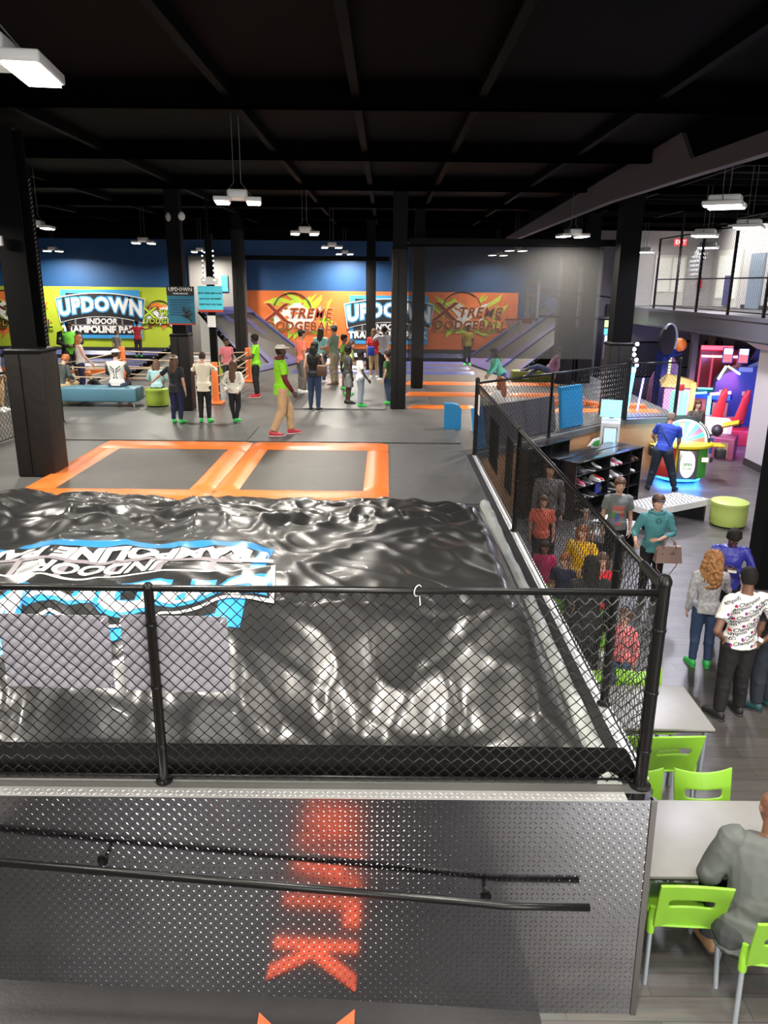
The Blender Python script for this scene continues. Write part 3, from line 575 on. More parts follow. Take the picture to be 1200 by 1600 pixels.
part(m,'jumper_figure',DK,t)
m=MB()
for k in range(7): m.box(-5.0,-4.5-.05*(k%3),18.349,18.353,4.1-k*.055,4.11-k*.055)
part(m,'small_print',mat('print_navy',(.02,.05,.15),.5),t)
t=thing('notice_board','bright cyan notice board on a slim pole right of the teal sign','sign',(-4.6,19.6,1.5))
X=-4.62
part(MB().box(X-.32,X+.32,20.95,21.0,3.78,4.4,bev=.006),'board',mat('cyan_board',(.1,.62,.75),.4,emit=(.05,.5,.6),es=.25),t)
part(MB().box(X-.32,X+.32,20.945,20.951,3.74,3.8),'red_edge',mat('red_print',(.6,.06,.03),.5),t)
textlines(t,X,4.22,20.945,['MUST WEAR GRIP SOCKS','','NO FOOD OR DRINKS','','WAIT FOR YOUR TURN'],.055,DK)
part(MB().prism([(-.2,0),(.2,0),(.22,.14),(0,.2),(-.22,.14)],(X,20.94,4.44),(1,0,0),(0,0,1),(0,.02,0)),'top_emblem',WH,t)
part(MB().box(X-.02,X+.02,20.98,21.02,5.7,6.6).box(X-.09,X+.09,21.0,21.15,1.5,5.7),'pole',STEELB,t)
part(MB().box(X-.11,X+.11,20.93,20.97,3.35,3.65,bev=.01),'paper_notice',WH,t)
t=thing('string_lights','two hanging strings of small round bulbs beside the pole above the cyan board','string lights',(X,20.9,4.5))
for sx in (-.14,.14):
    part(MB().tube([(X+sx,20.9,4.5),(X+sx,20.9,5.35)],.006,4),'cord',STEELB,t)
    for k in range(7): part(MB().sphere((X+sx,20.89,4.55+k*.12),.02,n=8,m=6),'bulb',glow('bulb_glow',1,.97,.9,5),t,True)
# ---------------------------------------------------------------- rope ring
OP=mat('orange_post_paint',(.85,.2,.05),.45,noise_amt=.06)
CN=[(-4.35,19.75),(-4.28,24.3),(-8.2,24.3),(-8.75,19.75)]
lb=('orange rope post beside the woman in white','orange rope post behind the lime tee boy','orange rope post beside the red-haired girl standing','orange rope post hidden beside the seated hooded person')
for i,(x,y) in enumerate(CN):
    t=thing('rope_post',lb[i],'post',(x,y,1.5),'orange posts of the rope ring')
    part(MB().box(x-.075,x+.075,y-.075,y+.075,1.5,2.55,bev=.012),'post',OP,t,True); part(MB().box(x-.2,x+.2,y-.2,y+.2,1.5,1.56,bev=.02),'base',OP,t,True)
sd=('near','right','far','left')
for i in range(4):
    a=Vector((*CN[i-1],0)); b=Vector((*CN[i],0)); nm=sd[i]
    for z in (.22,.45,.68,.92):
        m=MB().tube([a.lerp(b,k/12)+Vector((0,0,1.5+z-.05*sin(PI*k/12))) for k in range(13)],.018,6)
        tag(m.build('rope',mat('tan_rope',(.5,.38,.26),.8,bump=.3,bscale=80),None,'all'),'tan rope on the %s side of the rope ring, %s of four'%(nm,{.22:'lowest',.45:'second lowest',.68:'second highest',.92:'highest'}[z]),'rope')
# ---------------------------------------------------------------- seating on the deck
t=thing('bench_seat','long pale blue upholstered bench seat on short legs','bench',(-7.05,19.2,1.5))
part(MB().box(-8.35,-6.15,19.0,19.65,1.62,1.97,bev=.04),'seat',mat('pale_blue_vinyl',(.09,.22,.3),.45,bump=.08),t,True)
for x in (-8.25,-6.25):
    for y in (19.08,19.57): part(MB().tube([(x,y,1.5),(x,y,1.63)],.02,8),'leg',CHROME,t,True)
def ottoman(label,x,y,z,col,r=.29,h=.46):
    t=thing('round_ottoman',label,'ottoman',(x,y,z)); 
    part(MB().lathe([(r*.96,.03),(r,.06),(r*1.02,h*.5),(r*1.01,h*.8),(r*1.02,h*.82)],(x,y,z),32),'body',col,t,True)
    part(MB().lathe([(r*1.02,h*.82),(r*1.04,h*.85),(r*1.03,h*.96),(r*.9,h*1.0),(r*.4,h*1.02),(.01,h*1.02)],(x,y,z),32),'seat_cushion',col,t,True)
    part(MB().lathe([(r*.9,0),(r*.9,.035)],(x,y,z),24),'base',STEELB,t)
    return t
ottoman('lime green round ottoman at the end of the blue bench',-5.72,19.3,1.5,mat('lime_ottoman',(.3,.42,.05),.45),.28,.44)
ottoman('lime green round ottoman beside the white perforated bench',6.78,14.5,0,mat('lime_ottoman2',(.42,.52,.12),.45),.34,.5)
t=thing('foam_end','bright blue padded block at the corner of the grey deck','pad',(1.3,16.35,1.5))
part(MB().prism([(1.28,0),(1.64,0),(1.64,.44),(1.58,.52),(1.45,.55),(1.28,.55)],(0,16.4,1.5),(1,0,0),(0,0,1),(0,.25,0)),'pad',BLUEP,t)
# pads leaning behind the diagonal fence
def lean(label,a,b,z0,z1,m,nm='leaning_pad'):
    a=Vector((*a,0));b=Vector((*b,0)); n=Vector((-(b-a).y,(b-a).x,0)).normalized()
    q=[(a,z0,0),(b,z0,0),(b,z1,.1),(a,z1,.1)]; vs=[p+n*(o)+Vector((0,0,z)) for p,z,o in q]+[p+n*(o+.08)+Vector((0,0,z)) for p,z,o in q]
    tag(MB().add(vs,[(0,1,2,3),(7,6,5,4),(0,1,5,4),(1,2,6,5),(2,3,7,6),(3,0,4,7)]).build(nm,m),label,'pad')
lean('dark grey padded panel behind the diagonal fence',(2.0,14.7),(3.68,16.35),1.52,2.25,mat('slate_pad',(.085,.08,.085),.5,bump=.1))
lean('bright blue padded panel behind the diagonal fence post',(3.85,16.5),(4.45,17.1),1.52,2.4,BLUEP)
lean('blue padded panel behind the far end of the side fence',(1.75,14.1),(1.95,14.5),1.52,2.3,BLUEP)
# basketball hoop
HX,HY=3.95,21.6
t=thing('basketball_hoop','basketball hoop with glass backboard and white net in the right court','basketball hoop',(HX,HY,3.6))
m=MB()
for (y0,y1,z0,z1) in ((HY-.9,HY-.83,3.6,4.65),(HY+.83,HY+.9,3.6,4.65),(HY-.9,HY+.9,4.58,4.65),(HY-.9,HY+.9,3.6,3.67)): m.box(HX-.03,HX+.03,y0,y1,z0,z1)
for (y0,y1,z0,z1) in ((HY-.3,HY-.25,3.75,4.2),(HY+.25,HY+.3,3.75,4.2),(HY-.3,HY+.3,4.15,4.2)): m.box(HX-.035,HX-.02,y0,y1,z0,z1)
part(m,'board_frame',WH,t)
part(MB().box(HX-.01,HX+.01,HY-.83,HY+.83,3.67,4.58),'glass_board',mat('clear_acrylic',(.8,.85,.9),.05,alpha=.22),t)
part(MB().box(HX-.2,HX+.02,HY-.15,HY+.15,3.5,3.64),'rim_mount',mat('red_rim',(.75,.08,.03),.45),t)
part(MB().tube([(HX-.45+.23*cos(a),HY+.23*sin(a),3.6) for a in [i*PI/10 for i in range(20)]],.014,6,closed=True),'rim',mat('red_rim',(.75,.08,.03),.45),t,True)
m=MB()
for k in range(12):
    for sg in (-1,1):
        m.tube([(HX-.45+r*cos(2*PI*(k+sg*j*.5)/12),HY+r*sin(2*PI*(k+sg*j*.5)/12),3.59-.075*j) for j,r in enumerate((.225,.2,.17,.15,.14,.145))],.009,4)
part(m,'net',WH,t)
m=MB(); m.tube([(HX+.03,HY,4.4),(7.0,23.3,4.15)],.03,6); m.tube([(HX+.03,HY,3.7),(6.9,23.3,3.55)],.04,6); m.tube([(HX+.03,HY+.5,4.5),(5.6,23.2,3.9)],.02,6); m.tube([(HX+.2,HY,5.4),(HX+.1,HY,4.65)],.03,6)
part(m,'support_arm',STEELB,t)
# ---------------------------------------------------------------- mezzanine
LT=mat('light_door_paint',(.62,.62,.56),.5); DG=mat('slate_door_paint',(.2,.25,.31),.5); BEAM=mat('grey_steel_beam',(.085,.083,.095),.45)
struct('floor_mezzanine',MB().box(8.98,16,16.5,32.5,3.2,3.78),mat('mezz_floor',(.1,.095,.095),.5))
struct('trim_3',MB().box(8.9,8.98,14,26.9,3.3,3.74).box(8.86,9.0,14,26.9,3.7,3.8).box(8.86,9.0,14,26.9,3.24,3.31).box(8.98,14,26.8,26.9,3.2,3.8),BEAM)
struct('wall_mezzanine_back',MB().box(9.4,12.5,31.0,31.2,3.78,6.7),GREYW)
struct('wall_mezzanine_right',MB().box(12.5,12.7,16.5,31.2,3.78,6.7),mat('mezz_wall_light',(.5,.48,.47),.7,noise_amt=.03))
struct('wall_mezzanine_foot',MB().box(12.46,12.5,17,28.0,3.79,3.92),mat('brown_base',(.04,.035,.035),.5))
t=thing('chain_link_fence','tall black mesh guard fence along the edge of the mezzanine','fence',(8.95,22,3.8))
for y in (26.6,24.7,22.95,20.8,18.8,16.8): part(MB().box(8.92,8.98,y-.03,y+.03,3.78,6.0),'post',BLACKM,t)
part(MB().box(8.93,8.97,14,26.6,5.96,6.0),'top_rail',BLACKM,t); part(MB().box(8.93,8.97,14,26.6,4.7,4.735),'mid_rail',BLACKM,t); part(MB().box(8.93,8.97,14,26.6,3.88,3.91),'bottom_rail',BLACKM,t)
m=MB(); chain(m,(8.95,15.5),(8.95,26.6),3.9,5.95,.06,.0028,3); part(m,'mesh',BLACKM,t)
for y in (24.7,21.0): part(MB().box(8.93,8.97,y-.02,y+.02,6.0,6.62),'hanger',BLACKM,t)
struct('door_1',MB().box(10.3,11.5,30.93,31.0,3.8,5.65),LT)
struct('window_1',MB().box(10.42,10.9,30.9,30.93,4.3,5.55).box(10.98,11.42,30.9,30.93,4.3,5.55),mat('pale_glazing',(.75,.75,.68),.2,emit=(.9,.9,.75),es=.12))
struct('door_2',MB().box(12.43,12.5,28.3,30.3,3.8,5.8),LT)
struct('window_2',MB().box(12.41,12.43,28.45,28.95,4.1,5.6).box(12.41,12.43,29.1,30.15,4.1,5.6),mat('pale_glazing2',(.8,.8,.74),.2,emit=(.9,.9,.75),es=.2))
struct('door_3',MB().box(12.43,12.5,26.6,27.6,3.8,5.6),DG)
tag(MB().box(12.36,12.42,29.0,29.35,3.85,4.9).build('door_panel',mat('indigo_panel',(.08,.08,.2),.5)),'small indigo panel standing by the mezzanine double doors','panel')
tag(MB().box(12.0,12.15,30.85,30.95,4.45,4.8).sphere((12.08,30.82,4.68),.05).build('extinguisher_cabinet',mat('fire_red',(.6,.02,.03),.4)),'red fire extinguisher box in the mezzanine corner','fire extinguisher')
t=thing('exit_sign','red glowing EXIT sign at the left end of the mezzanine','exit sign',(10.9,30.0,6.0))
part(MB().box(10.62,11.06,30.0,30.05,5.95,6.18),'sign_box',glow('exit_glow',.9,.05,.06,1.2),t); m=MB(); text_add(m,'EXIT',.19,lambda c:Vector((10.84+c.x,29.995-c.z,6.065+c.y)),bold=.006); part(m,'lettering',glow('exit_text',1,.35,.35,2.2),t)
part(MB().box(10.83,10.85,30.02,30.04,6.18,6.75),'hanger',STEELB,t)
t=thing('steel_post','grey steel post carrying the mezzanine beam','post',(9.05,23,0)); part(MB().box(8.97,9.13,22.9,23.1,0,3.22),'post',mat('post_grey',(.06,.06,.07),.45),t); part(MB().box(8.93,9.17,22.86,23.14,3.16,3.2),'cap_plate',BEAM,t)
t=thing('white_pillar','pale square pillar with moulded capital at the right edge','pillar',(10.05,19.6,0))
part(MB().box(9.52,10.3,18.8,19.9,.18,3.0),'shaft',mat('pillar_white',(.6,.56,.56),.6),t); part(MB().box(9.5,10.32,18.78,19.92,0,.18),'dark_base',mat('brown_base',(.04,.035,.035),.5),t)
part(MB().add([(9.46,18.74,3.0),(10.36,18.74,3.0),(10.36,19.96,3.0),(9.46,19.96,3.0),(9.3,18.6,3.15),(10.9,18.6,3.15),(10.9,20.3,3.15),(9.3,20.3,3.15)],[(0,3,2,1),(4,5,6,7),(0,1,5,4),(1,2,6,5),(2,3,7,6),(3,0,4,7)]).box(9.25,10.95,18.55,20.35,3.15,3.19),'capital',mat('pillar_white',(.6,.56,.56),.6),t)
for lab,x0,x1,z0,z1,m_ in (('large dark framed panel on the lilac wall','10.45','11.35',.9,2.25,mat('panel_dark',(.07,.065,.08),.4)),('dark framed poster left of the grey statue','12.0','12.9',1.3,2.3,mat('panel_taupe',(.25,.23,.22),.4)),('dark framed screen right of the grey statue','13.3','13.9',1.3,2.3,mat('panel_dark2',(.03,.03,.04),.3))):
    x0=float(x0);x1=float(x1); t=thing('wall_frame',lab,'frame',(x0,32.5,z0)); part(MB().box(x0-.06,x1+.06,32.52,32.6,z0-.06,z1+.06),'frame',STEELB,t); part(MB().box(x0,x1,32.5,32.53,z0,z1),'panel',m_,t)
# ---------------------------------------------------------------- local-frame builder for machines
def loc(name,label,cat,x,y,z=0,rz=0,group=None):
    t=thing(name,label,cat,(x,y,z),group,local=True,rz=rz); return t
def B(t,nm,m,*boxes,bev=0,lab=None):
    mb=MB()
    for b in boxes: mb.box(*b,bev=bev)
    return part(mb,nm,m,t,bool(bev),lab)
BK=mat('black_laminate',(.012,.012,.014),.22,coat=.3)
# shoes
def shoe(name,label,x,y,z,rz,c1,c2,t_=None,s=1,group=None):
    t=loc(name,label,'shoe',x,y,z,rz,group); L=.13*s
    secs=[(-1,.028,.05,.02),(-.8,.034,.095,.0),(-.45,.036,.10,0),(-.1,.036,.075,0),(.3,.042,.055,0),(.7,.045,.042,0),(1,.03,.03,0)]
    m=MB(); m.loft([(Vector((0,a*L,.022+h*s*.5)),(w_*s,0,0),(0,0,h*s*.55),10) for a,w_,h,_ in secs]); part(m,'upper',c1,t,True)
    m=MB(); m.loft([(Vector((0,a*L*1.05,.013)),(w_*1.12*s,0,0),(0,0,.013),10) for a,w_,h,_ in secs]); part(m,'sole',c2,t,True)
    m=MB()
    for k in range(4): m.tube([(-.02*s,(.0+.1*k)*L*2-.03,(.1-.014*k)*s*.85+.012),(.02*s,(.0+.1*k)*L*2-.03,(.1-.014*k)*s*.85+.012)],.004,5)
    part(m,'laces',c2,t); return t
# shoe racks
def rack(label,x,y,rz,L,dep,H,bays,rows,back=True):
    t=loc('shoe_rack',label,'shelf',x,y,0,rz); th=.025
    B(t,'top',BK,(-.02,L+.02,-.02,dep,H-th,H),bev=.004)
    B(t,'side_panel',BK,(0,th,0,dep,0,H-th)); B(t,'side_panel',BK,(L-th,L,0,dep,0,H-th))
    for b in bays: B(t,'divider',BK,(b-.012,b+.012,.01,dep-.02,0,H-th))
    B(t,'back_panel',BK,(th,L-th,dep-.02,dep,0,H-th))
    for r in rows: B(t,'shelf',BK,(th,L-th,.01,dep-.02,r-.01,r+.01))
    B(t,'base_panel',BK,(th,L-th,.02,dep-.02,0,.08))
    return t
RA=math.atan2(1.62,1.81); RX,RY=3.74,14.59
rack('front black laminate shoe rack filled with shoes, facing the boy',RX,RY,RA,2.43,.37,1.2,(1.2,2.0),(.1,.38,.66,.92))
bx=Vector((RX,RY,0))+Matrix.Rotation(RA,3,'Z')@Vector((2.43,.77,0)); rack('rear black shoe rack standing back to back with the front one',bx.x,bx.y,RA+PI,2.43,.37,1.2,(1.2,2.0),(.1,.38,.66,.92))
rack('low black shelf unit against the honey wood wall, behind the side fence',2.80,14.70,PI/4,1.5,.25,1.44,(.85,),(.1,.5,.9,1.15))
def rk(u,v,z): p=Vector((RX,RY,0))+Matrix.Rotation(RA,3,'Z')@Vector((u,v,0)); return p.x,p.y,z
gr=mat('shoe_grey',(.12,.12,.13),.6); wh=mat('shoe_white',(.8,.8,.78),.5); bk=mat('shoe_black',(.02,.02,.02),.5); pk=mat('shoe_pink',(.7,.15,.25),.5); br=mat('shoe_brown',(.14,.07,.045),.6); rd=mat('shoe_red',(.6,.05,.04),.5); bl=mat('shoe_blue',(.04,.09,.4),.5)
SHO=[(.30,.93,gr,gr,'dark grey'),(.40,.93,gr,bk,'charcoal'),(.62,.93,bk,wh,'black and white'),(.74,.93,bk,bk,'black'),(.86,.93,wh,bk,'white-topped'),(1.36,.93,wh,wh,'white'),(1.50,.93,pk,wh,'pink and white'),(1.62,.93,wh,pk,'white and pink'),(2.12,.93,br,br,'brown'),(2.25,.93,br,bk,'dark brown'),
 (.36,.67,pk,wh,'pink'),(.62,.67,gr,wh,'grey and white'),(.88,.67,wh,wh,'tall white'),(.98,.67,rd,wh,'red-trimmed'),(1.32,.67,wh,bk,'white'),(1.56,.67,wh,wh,'all-white'),(1.68,.67,bk,wh,'black-soled'),(2.15,.67,wh,gr,'slim white'),
 (.38,.39,wh,br,'cream'),(.66,.39,bk,wh,'black with white sole'),(.76,.39,bk,gr,'plain black'),(1.3,.39,bk,wh,'small black and white'),(1.52,.39,bk,wh,'striped'),(1.62,.39,wh,bk,'white and black'),(1.84,.39,rd,wh,'red'),(1.35,.11,gr,wh,'grey bottom-row'),(.5,.11,bk,wh,'black bottom-row')]
rn={.93:'top shelf',.67:'second shelf',.39:'third shelf',.11:'bottom shelf'}
for i,(u,z,c1,c2,nm) in enumerate(SHO):
    x,y,zz=rk(u,.13,z); shoe('shoe','%s shoe, %s of front rack, %s'%(nm,rn[z],'left half' if u<.7 else 'left of divider' if u<1.2 else 'right of divider' if u<1.6 else 'right end'),x,y,zz,RA+PI+random.uniform(-.3,.3),c1,c2,s=1.0,group='shoes in the front rack')
x,y,z=rk(1.03,.14,.39); t=loc('backpack','small bright blue backpack with a round grey print on the third shelf','backpack',x,y,z,RA)
part(MB().loft([(Vector((0,0,.02+.24*k/6)),(.095*(1-.3*(k/6)**3),0,0),(0,.06*(1-.4*(k/6)**3),0),14) for k in range(7)]),'body',mat('bag_blue',(.04,.07,.5),.5),t,True)
part(MB().lathe([(.001,0),(.055,0),(.055,.01),(.001,.01)],(0,0,0),16).box(-.04,.04,-.008,.0,.0,.01),'front_print',gr,t); 
pr=[c for c in t.children if c.name.startswith('front_print')][0]; pr.rotation_euler=(PI/2,0,0); pr.location=(0,-.056,.11)
# kiosk
t=loc('kiosk','white self-service kiosk with a tilted blue screen above the shoe rack','kiosk',5.0,16.86,0,rad(-18))
W2=WHITEP
part(MB().prism([(-.13,0),(.15,0),(.15,1.62),(.1,1.7),(-.06,1.7),(-.13,1.6)],(-.2,0,0),(0,1,0),(0,0,1),(.4,0,0)),'cabinet',W2,t)
B(t,'side_screen',mat('kiosk_display',(.3,.4,.5),.2,emit=(.45,.65,.8),es=.9),(-.12,.13,-.142,-.128,1.12,1.5)); B(t,'bezel',CHROME,(-.15,.16,-.136,-.13,1.09,1.53)); B(t,'control_panel',mat('kiosk_green',(.3,.5,.35),.4),(-.15,.16,-.15,-.13,.9,1.05)); B(t,'card_slot',bk,(.04,.1,-.156,-.148,.94,1.0)); B(t,'blue_light_strip',glow('kblue',.15,.5,1,3),(.1,.13,-.15,-.142,1.2,1.45))
part(MB().add([(-.24,-.1,1.74),(.2,-.1,1.74),(.2,-.02,2.1),(-.24,-.02,2.1),(-.24,-.05,1.74),(.2,-.05,1.74),(.2,.03,2.1),(-.24,.03,2.1)],[(0,1,2,3),(5,4,7,6),(0,4,5,1),(1,5,6,2),(2,6,7,3),(3,7,4,0)]),'top_screen',glow('screen_cyan',.25,.72,.95,1.5),t)
m=MB()
for k in range(3): m.box(-.14+.03*k,.1-.02*k,-.115+.02*k,-.09+.02*k,1.84+.07*k,1.855+.07*k)
part(m,'screen_text',WH,t); B(t,'neck',CHROME,(-.05,.05,-.03,.02,1.66,1.78))
t=loc('hexagonal_sign','green panel with white border standing left of the kiosk','sign',4.5,16.5,0,rad(35))
part(MB().prism([(-.16,.2),(.3,.2),(.3,1.3),(.12,1.28),(-.16,1.05)],(0,.02,0),(1,0,0),(0,0,1),(0,.03,0)),'border',W2,t); part(MB().prism([(-.12,.22),(.3,.22),(.3,1.25),(.13,1.23),(-.12,1.02)],(0,.01,0),(1,0,0),(0,0,1),(0,.012,0)),'panel',mat('kiosk_leaf_green',(.05,.35,.05),.4),t)
# benches
def slat_bench(label,A,Bp,Cp,Dp,z=.45):
    A,Bp,Cp,Dp=[Vector((*p,0)) for p in (A,Bp,Cp,Dp)]; t=thing('perforated_bench',label,'bench',(A.x,A.y,0))
    def Q(u,v): return A.lerp(Bp,v).lerp(Dp.lerp(Cp,v),u)
    m=MB()
    def cell(u0,u1,v0,v1,z0=.41,z1=z):
        q=[Q(u0,v0),Q(u1,v0),Q(u1,v1),Q(u0,v1)]; m.add([Vector((p.x,p.y,zz)) for zz in (z0,z1) for p in q],[(0,3,2,1),(4,5,6,7),(0,1,5,4),(1,2,6,5),(2,3,7,6),(3,0,4,7)])
    nu,nv=16,6
    for j in range(nv+1): cell(0,1,max(0,j/nv-.03),min(1,j/nv+.03))
    for i in range(nu+1): cell(max(0,i/nu-.013),min(1,i/nu+.013),0,1)
    part(m,'slotted_top',WHITEP,t)
    m=MB()
    def cell2(u0,u1,v0,v1,z0,z1):
        q=[Q(u0,v0),Q(u1,v0),Q(u1,v1),Q(u0,v1)]; m.add([Vector((p.x,p.y,zz)) for zz in (z0,z1) for p in q],[(0,3,2,1),(4,5,6,7),(0,1,5,4),(1,2,6,5),(2,3,7,6),(3,0,4,7)])
    cell2(-.01,1.01,-.01,.02,.33,.45);cell2(-.01,1.01,.98,1.01,.33,.45);cell2(-.01,.01,0,1,.33,.45);cell2(.99,1.01,0,1,.33,.45); part(m,'frame',WHITEP,t)
    for u in (.04,.94): m=MB(); cell2(u,u+.03,.05,.95,0,.34); part(m,'leg_panel',BK,t)
    return t
slat_bench('white perforated metal bench between the boy and the green ottoman',(5.05,13.9),(4.7,14.45),(5.95,15.25),(6.5,14.75))
slat_bench('white perforated bench partly hidden behind the side fence and the boy',(3.75,12.25),(3.3,12.75),(4.15,13.6),(4.6,13.1))
t=loc('folded_blanket','black and white striped blanket folded on the near white bench','blanket',3.95,12.9,.45,rad(45))
for k in range(5): B(t,'fold',(wh,bk)[k%2],(-.28,.28,-.16,.16,.01+.025*k,.033+.025*k),bev=.01)
# ---------------------------------------------------------------- wheel game
t=loc('wheel_game','round prize wheel arcade game with glowing dome and green, yellow and red panels','arcade game',7.15,18.25,0,rad(-6))
GY=mat('game_yellow',(.75,.55,.02),.35); GG=mat('game_green',(.07,.42,.05),.35); GR=mat('game_red',(.6,.04,.03),.35)
def ring(n,r,z0,z1,a0=0): return [(r*cos(2*PI*k/n+a0),r*sin(2*PI*k/n+a0)) for k in range(n)]
oc=ring(8,.62,0,0,PI/8)
pc=[GG,GY,GG,GR,GR,GY,GG,GY]
for k in range(8):
    a=Vector((*oc[k],0)); b=Vector((*oc[(k+1)%8],0)); part(MB().add([a+Vector((0,0,.12)),b+Vector((0,0,.12)),b+Vector((0,0,.85)),a+Vector((0,0,.85)),a*.9+Vector((0,0,.12)),b*.9+Vector((0,0,.12)),b*.9+Vector((0,0,.85)),a*.9+Vector((0,0,.85))],[(0,1,2,3),(5,4,7,6),(0,4,5,1),(2,6,7,3),(1,5,6,2),(0,3,7,4)]),'side_panel',pc[k],t)
part(MB().lathe([(.45,.0),(.45,.12)],n=8),'plinth',BK,t)
part(MB().lathe([(.66,.85),(.72,.88),(.72,.93),(.6,.95)],n=24),'counter_ring',GY,t,True)
part(MB().lathe([(.5,.05),(.52,.05),(.52,.09),(.5,.09)],n=24),'underglow_strip',glow('neon_blue',.02,.25,1,8),t)
# front sign
part(MB().box(-.2,.26,-.66,-.6,.14,.84,bev=.02),'sign_frame',mat('game_frame_grey',(.3,.3,.3),.3,metal=1),t,True)
part(MB().prism([(.02+.17*cos(a)*(1),.5+.29*sin(a)+(.03 if sin(a)>0 else -.03)) for a in [i*PI/8 for i in range(16)]],(0,-.665,0),(1,0,0),(0,0,1),(0,-.01,0)),'glowing_sign',glow('sign_white',.85,.95,.75,1.1),t)
m=MB(); text_add(m,'SPIN',.1,lambda c:Vector((.02+c.x,-.678-c.z,.5+c.y)),bold=.003); text_add(m,'TO WIN',.055,lambda c:Vector((.02+c.x,-.678-c.z,.4+c.y)),bold=.002); part(m,'sign_print',mat('sign_green',(.05,.25,.08),.5),t)
B(t,'ticket_slot',glow('slot_orange',1,.6,.4,2),(.36,.5,-.585,-.56,.56,.66)); B(t,'coin_door',bk,(.62,.68,-.33,-.3,.5,.62)); B(t,'ticket_bin',bk,(.7,.92,-.5,-.28,.62,.84),bev=.02); B(t,'ticket_bin',bk,(-.82,-.62,-.5,-.28,.65,.85),bev=.02)
B(t,'side_shelf',GY,(-.78,.95,-.28,.12,.86,.9),bev=.02)
# vertical wheel
def disc(m,r0,r1,y0,y1,a0,a1,cz,n=24,cx=0):
    P=[(cx+r1*cos(a0+(a1-a0)*k/n),cz+r1*sin(a0+(a1-a0)*k/n)) for k in range(n+1)]+[(cx+r0*cos(a1-(a1-a0)*k/n),cz+r0*sin(a1-(a1-a0)*k/n)) for k in range(n+1)]
    N=n+1
    vs=[(p[0],y,p[1]) for y in (y0,y1) for p in P]; M_=len(P); fs=[]
    for k in range(n): a=k;b=k+1;c=M_-1-(k+1);d=M_-1-k; fs+=[(a,b,c,d),(a+M_,d+M_,c+M_,b+M_),(a,a+M_,b+M_,b),(d,c,c+M_,d+M_)]
    fs+=[(0,M_-1,2*M_-1,M_),(n,n+M_,n+1+M_,n+1)]
    m.add(vs,fs)
cols=[glow('seg_%d'%k,*c,.55) for k,c in enumerate(((.9,.25,.15),(.1,.75,.65),(.85,.15,.35),(.1,.55,.8),(.95,.6,.4),(.15,.8,.5)))]
for k in range(12): m=MB(); disc(m,.17,.52,-.1,-.06,PI*k/12,PI*(k+1)/12,.93,4); part(m,'wheel_segment',cols[k%6],t)
m=MB(); disc(m,.0,.17,-.11,-.05,0,PI,.93,10); part(m,'wheel_hub',glow('hub',.3,.8,.9,.7),t)
m=MB(); disc(m,.52,.56,-.14,-.02,0,PI,.93); part(m,'glowing_rim',glow('rim_white',.8,.95,1,1.4),t)
m=MB(); disc(m,.56,.63,-.16,.04,0,PI,.93); part(m,'black_arch',bk,t)
part(MB().sphere((0,-.1,.93),.5,.42,.53,n=24,m=16),'clear_dome',mat('dome_clear',(.8,.9,.95),.05,alpha=.12),t,True)
m=MB()
for k in range(9): a=.25+k*.09; m.box(.595*cos(a)-.015,.595*cos(a)+.015,-.175,-.16,.93+.595*sin(a)-.02,.93+.595*sin(a)+.02)
part(m,'arch_lettering',WH,t)
for x in (-.26,-.04): part(MB().lathe([(.07,0),(.09,.04),(.09,.58),(.07,.66),(.02,.68)],(x,.1,1.46),20),'light_column',mat('tube_glow',(.25,.5,.4),.3,emit=(.35,.85,.65),es=.8),t,True)
B(t,'top_beacon',GR,(-.24,-.06,.04,.16,2.13,2.28),bev=.02)
area_light('underglow',(7.0,17.95,.1),(0,0,0),1.0,.9,30,(.05,.3,1)); 
l=area_light('underglow_front',(6.9,17.3,.34),(rad(-20),0,0),.9,.2,14,(.05,.3,1),150)
area_light('dome_glow',(6.9,17.6,1.3),(rad(80),0,rad(10)),.9,.6,7,(.5,.9,1))
tag(MB().tube([(6.42,17.9,.35),(6.42,17.9,1.0)],.03,8).build('light_tube',glow('tube_warm',1,.95,.75,4)),'upright glowing tube at the left side of the wheel game','light')
# ---------------------------------------------------------------- tall tower game and hood cabinet
t=loc('tower_game','tall dark blue tower game with black oval disc and yellow light strip','arcade game',8.35,23.0,0,rad(20))
part(MB().prism([(-.16,0),(.16,0),(.13,2.7),(-.13,2.7)],(0,.1,0),(1,0,0),(0,0,1),(0,.3,0)),'tower',mat('tower_blue',(.01,.025,.14),.25),t)
part(MB().loft([(Vector((-.05,.05+.1*k,3.0)),(.26-.03*k,0,0),(0,0,.45-.04*k),24) for k in range(3)]),'oval_disc',bk,t,True)
m=MB(); disc(m,.44,.48,-.02,.04,-.6,2.4,0,20); 
for i,v in enumerate(m.v): m.v[i]=(v[0]*.58-.05,v[1],v[2]+3.0)
part(m,'disc_trim',mat('disc_trim_white',(.5,.55,.7),.3),t)
m=MB()
for k in range(18): m.box(.1,.15,.06,.1,1.0+k*.085,1.05+k*.085)
part(m,'light_strip',glow('strip_yellow',.95,1,.3,3),t)
part(MB().sphere((.42,.1,2.85),.2,.2,.2,n=16,m=10),'orange_drum',mat('orange_drum',(.9,.25,.04),.4),t,True); part(MB().tube([(.05,.1,2.45),(.3,.1,2.7)],.06,8).tube([(-.05,.0,2.5),(.45,.0,2.6)],.03,8),'bracket',mat('tower_blue2',(.01,.03,.2),.3),t)
B(t,'base_cabinet',mat('tower_base',(.02,.05,.25),.3),(-.3,.35,-.1,.5,0,.9),bev=.03)
t=loc('prize_cabinet','white arcade cabinet with yellow roof, orange corner and pink-lit glass','arcade game',8.3,21.9,0,rad(-15))
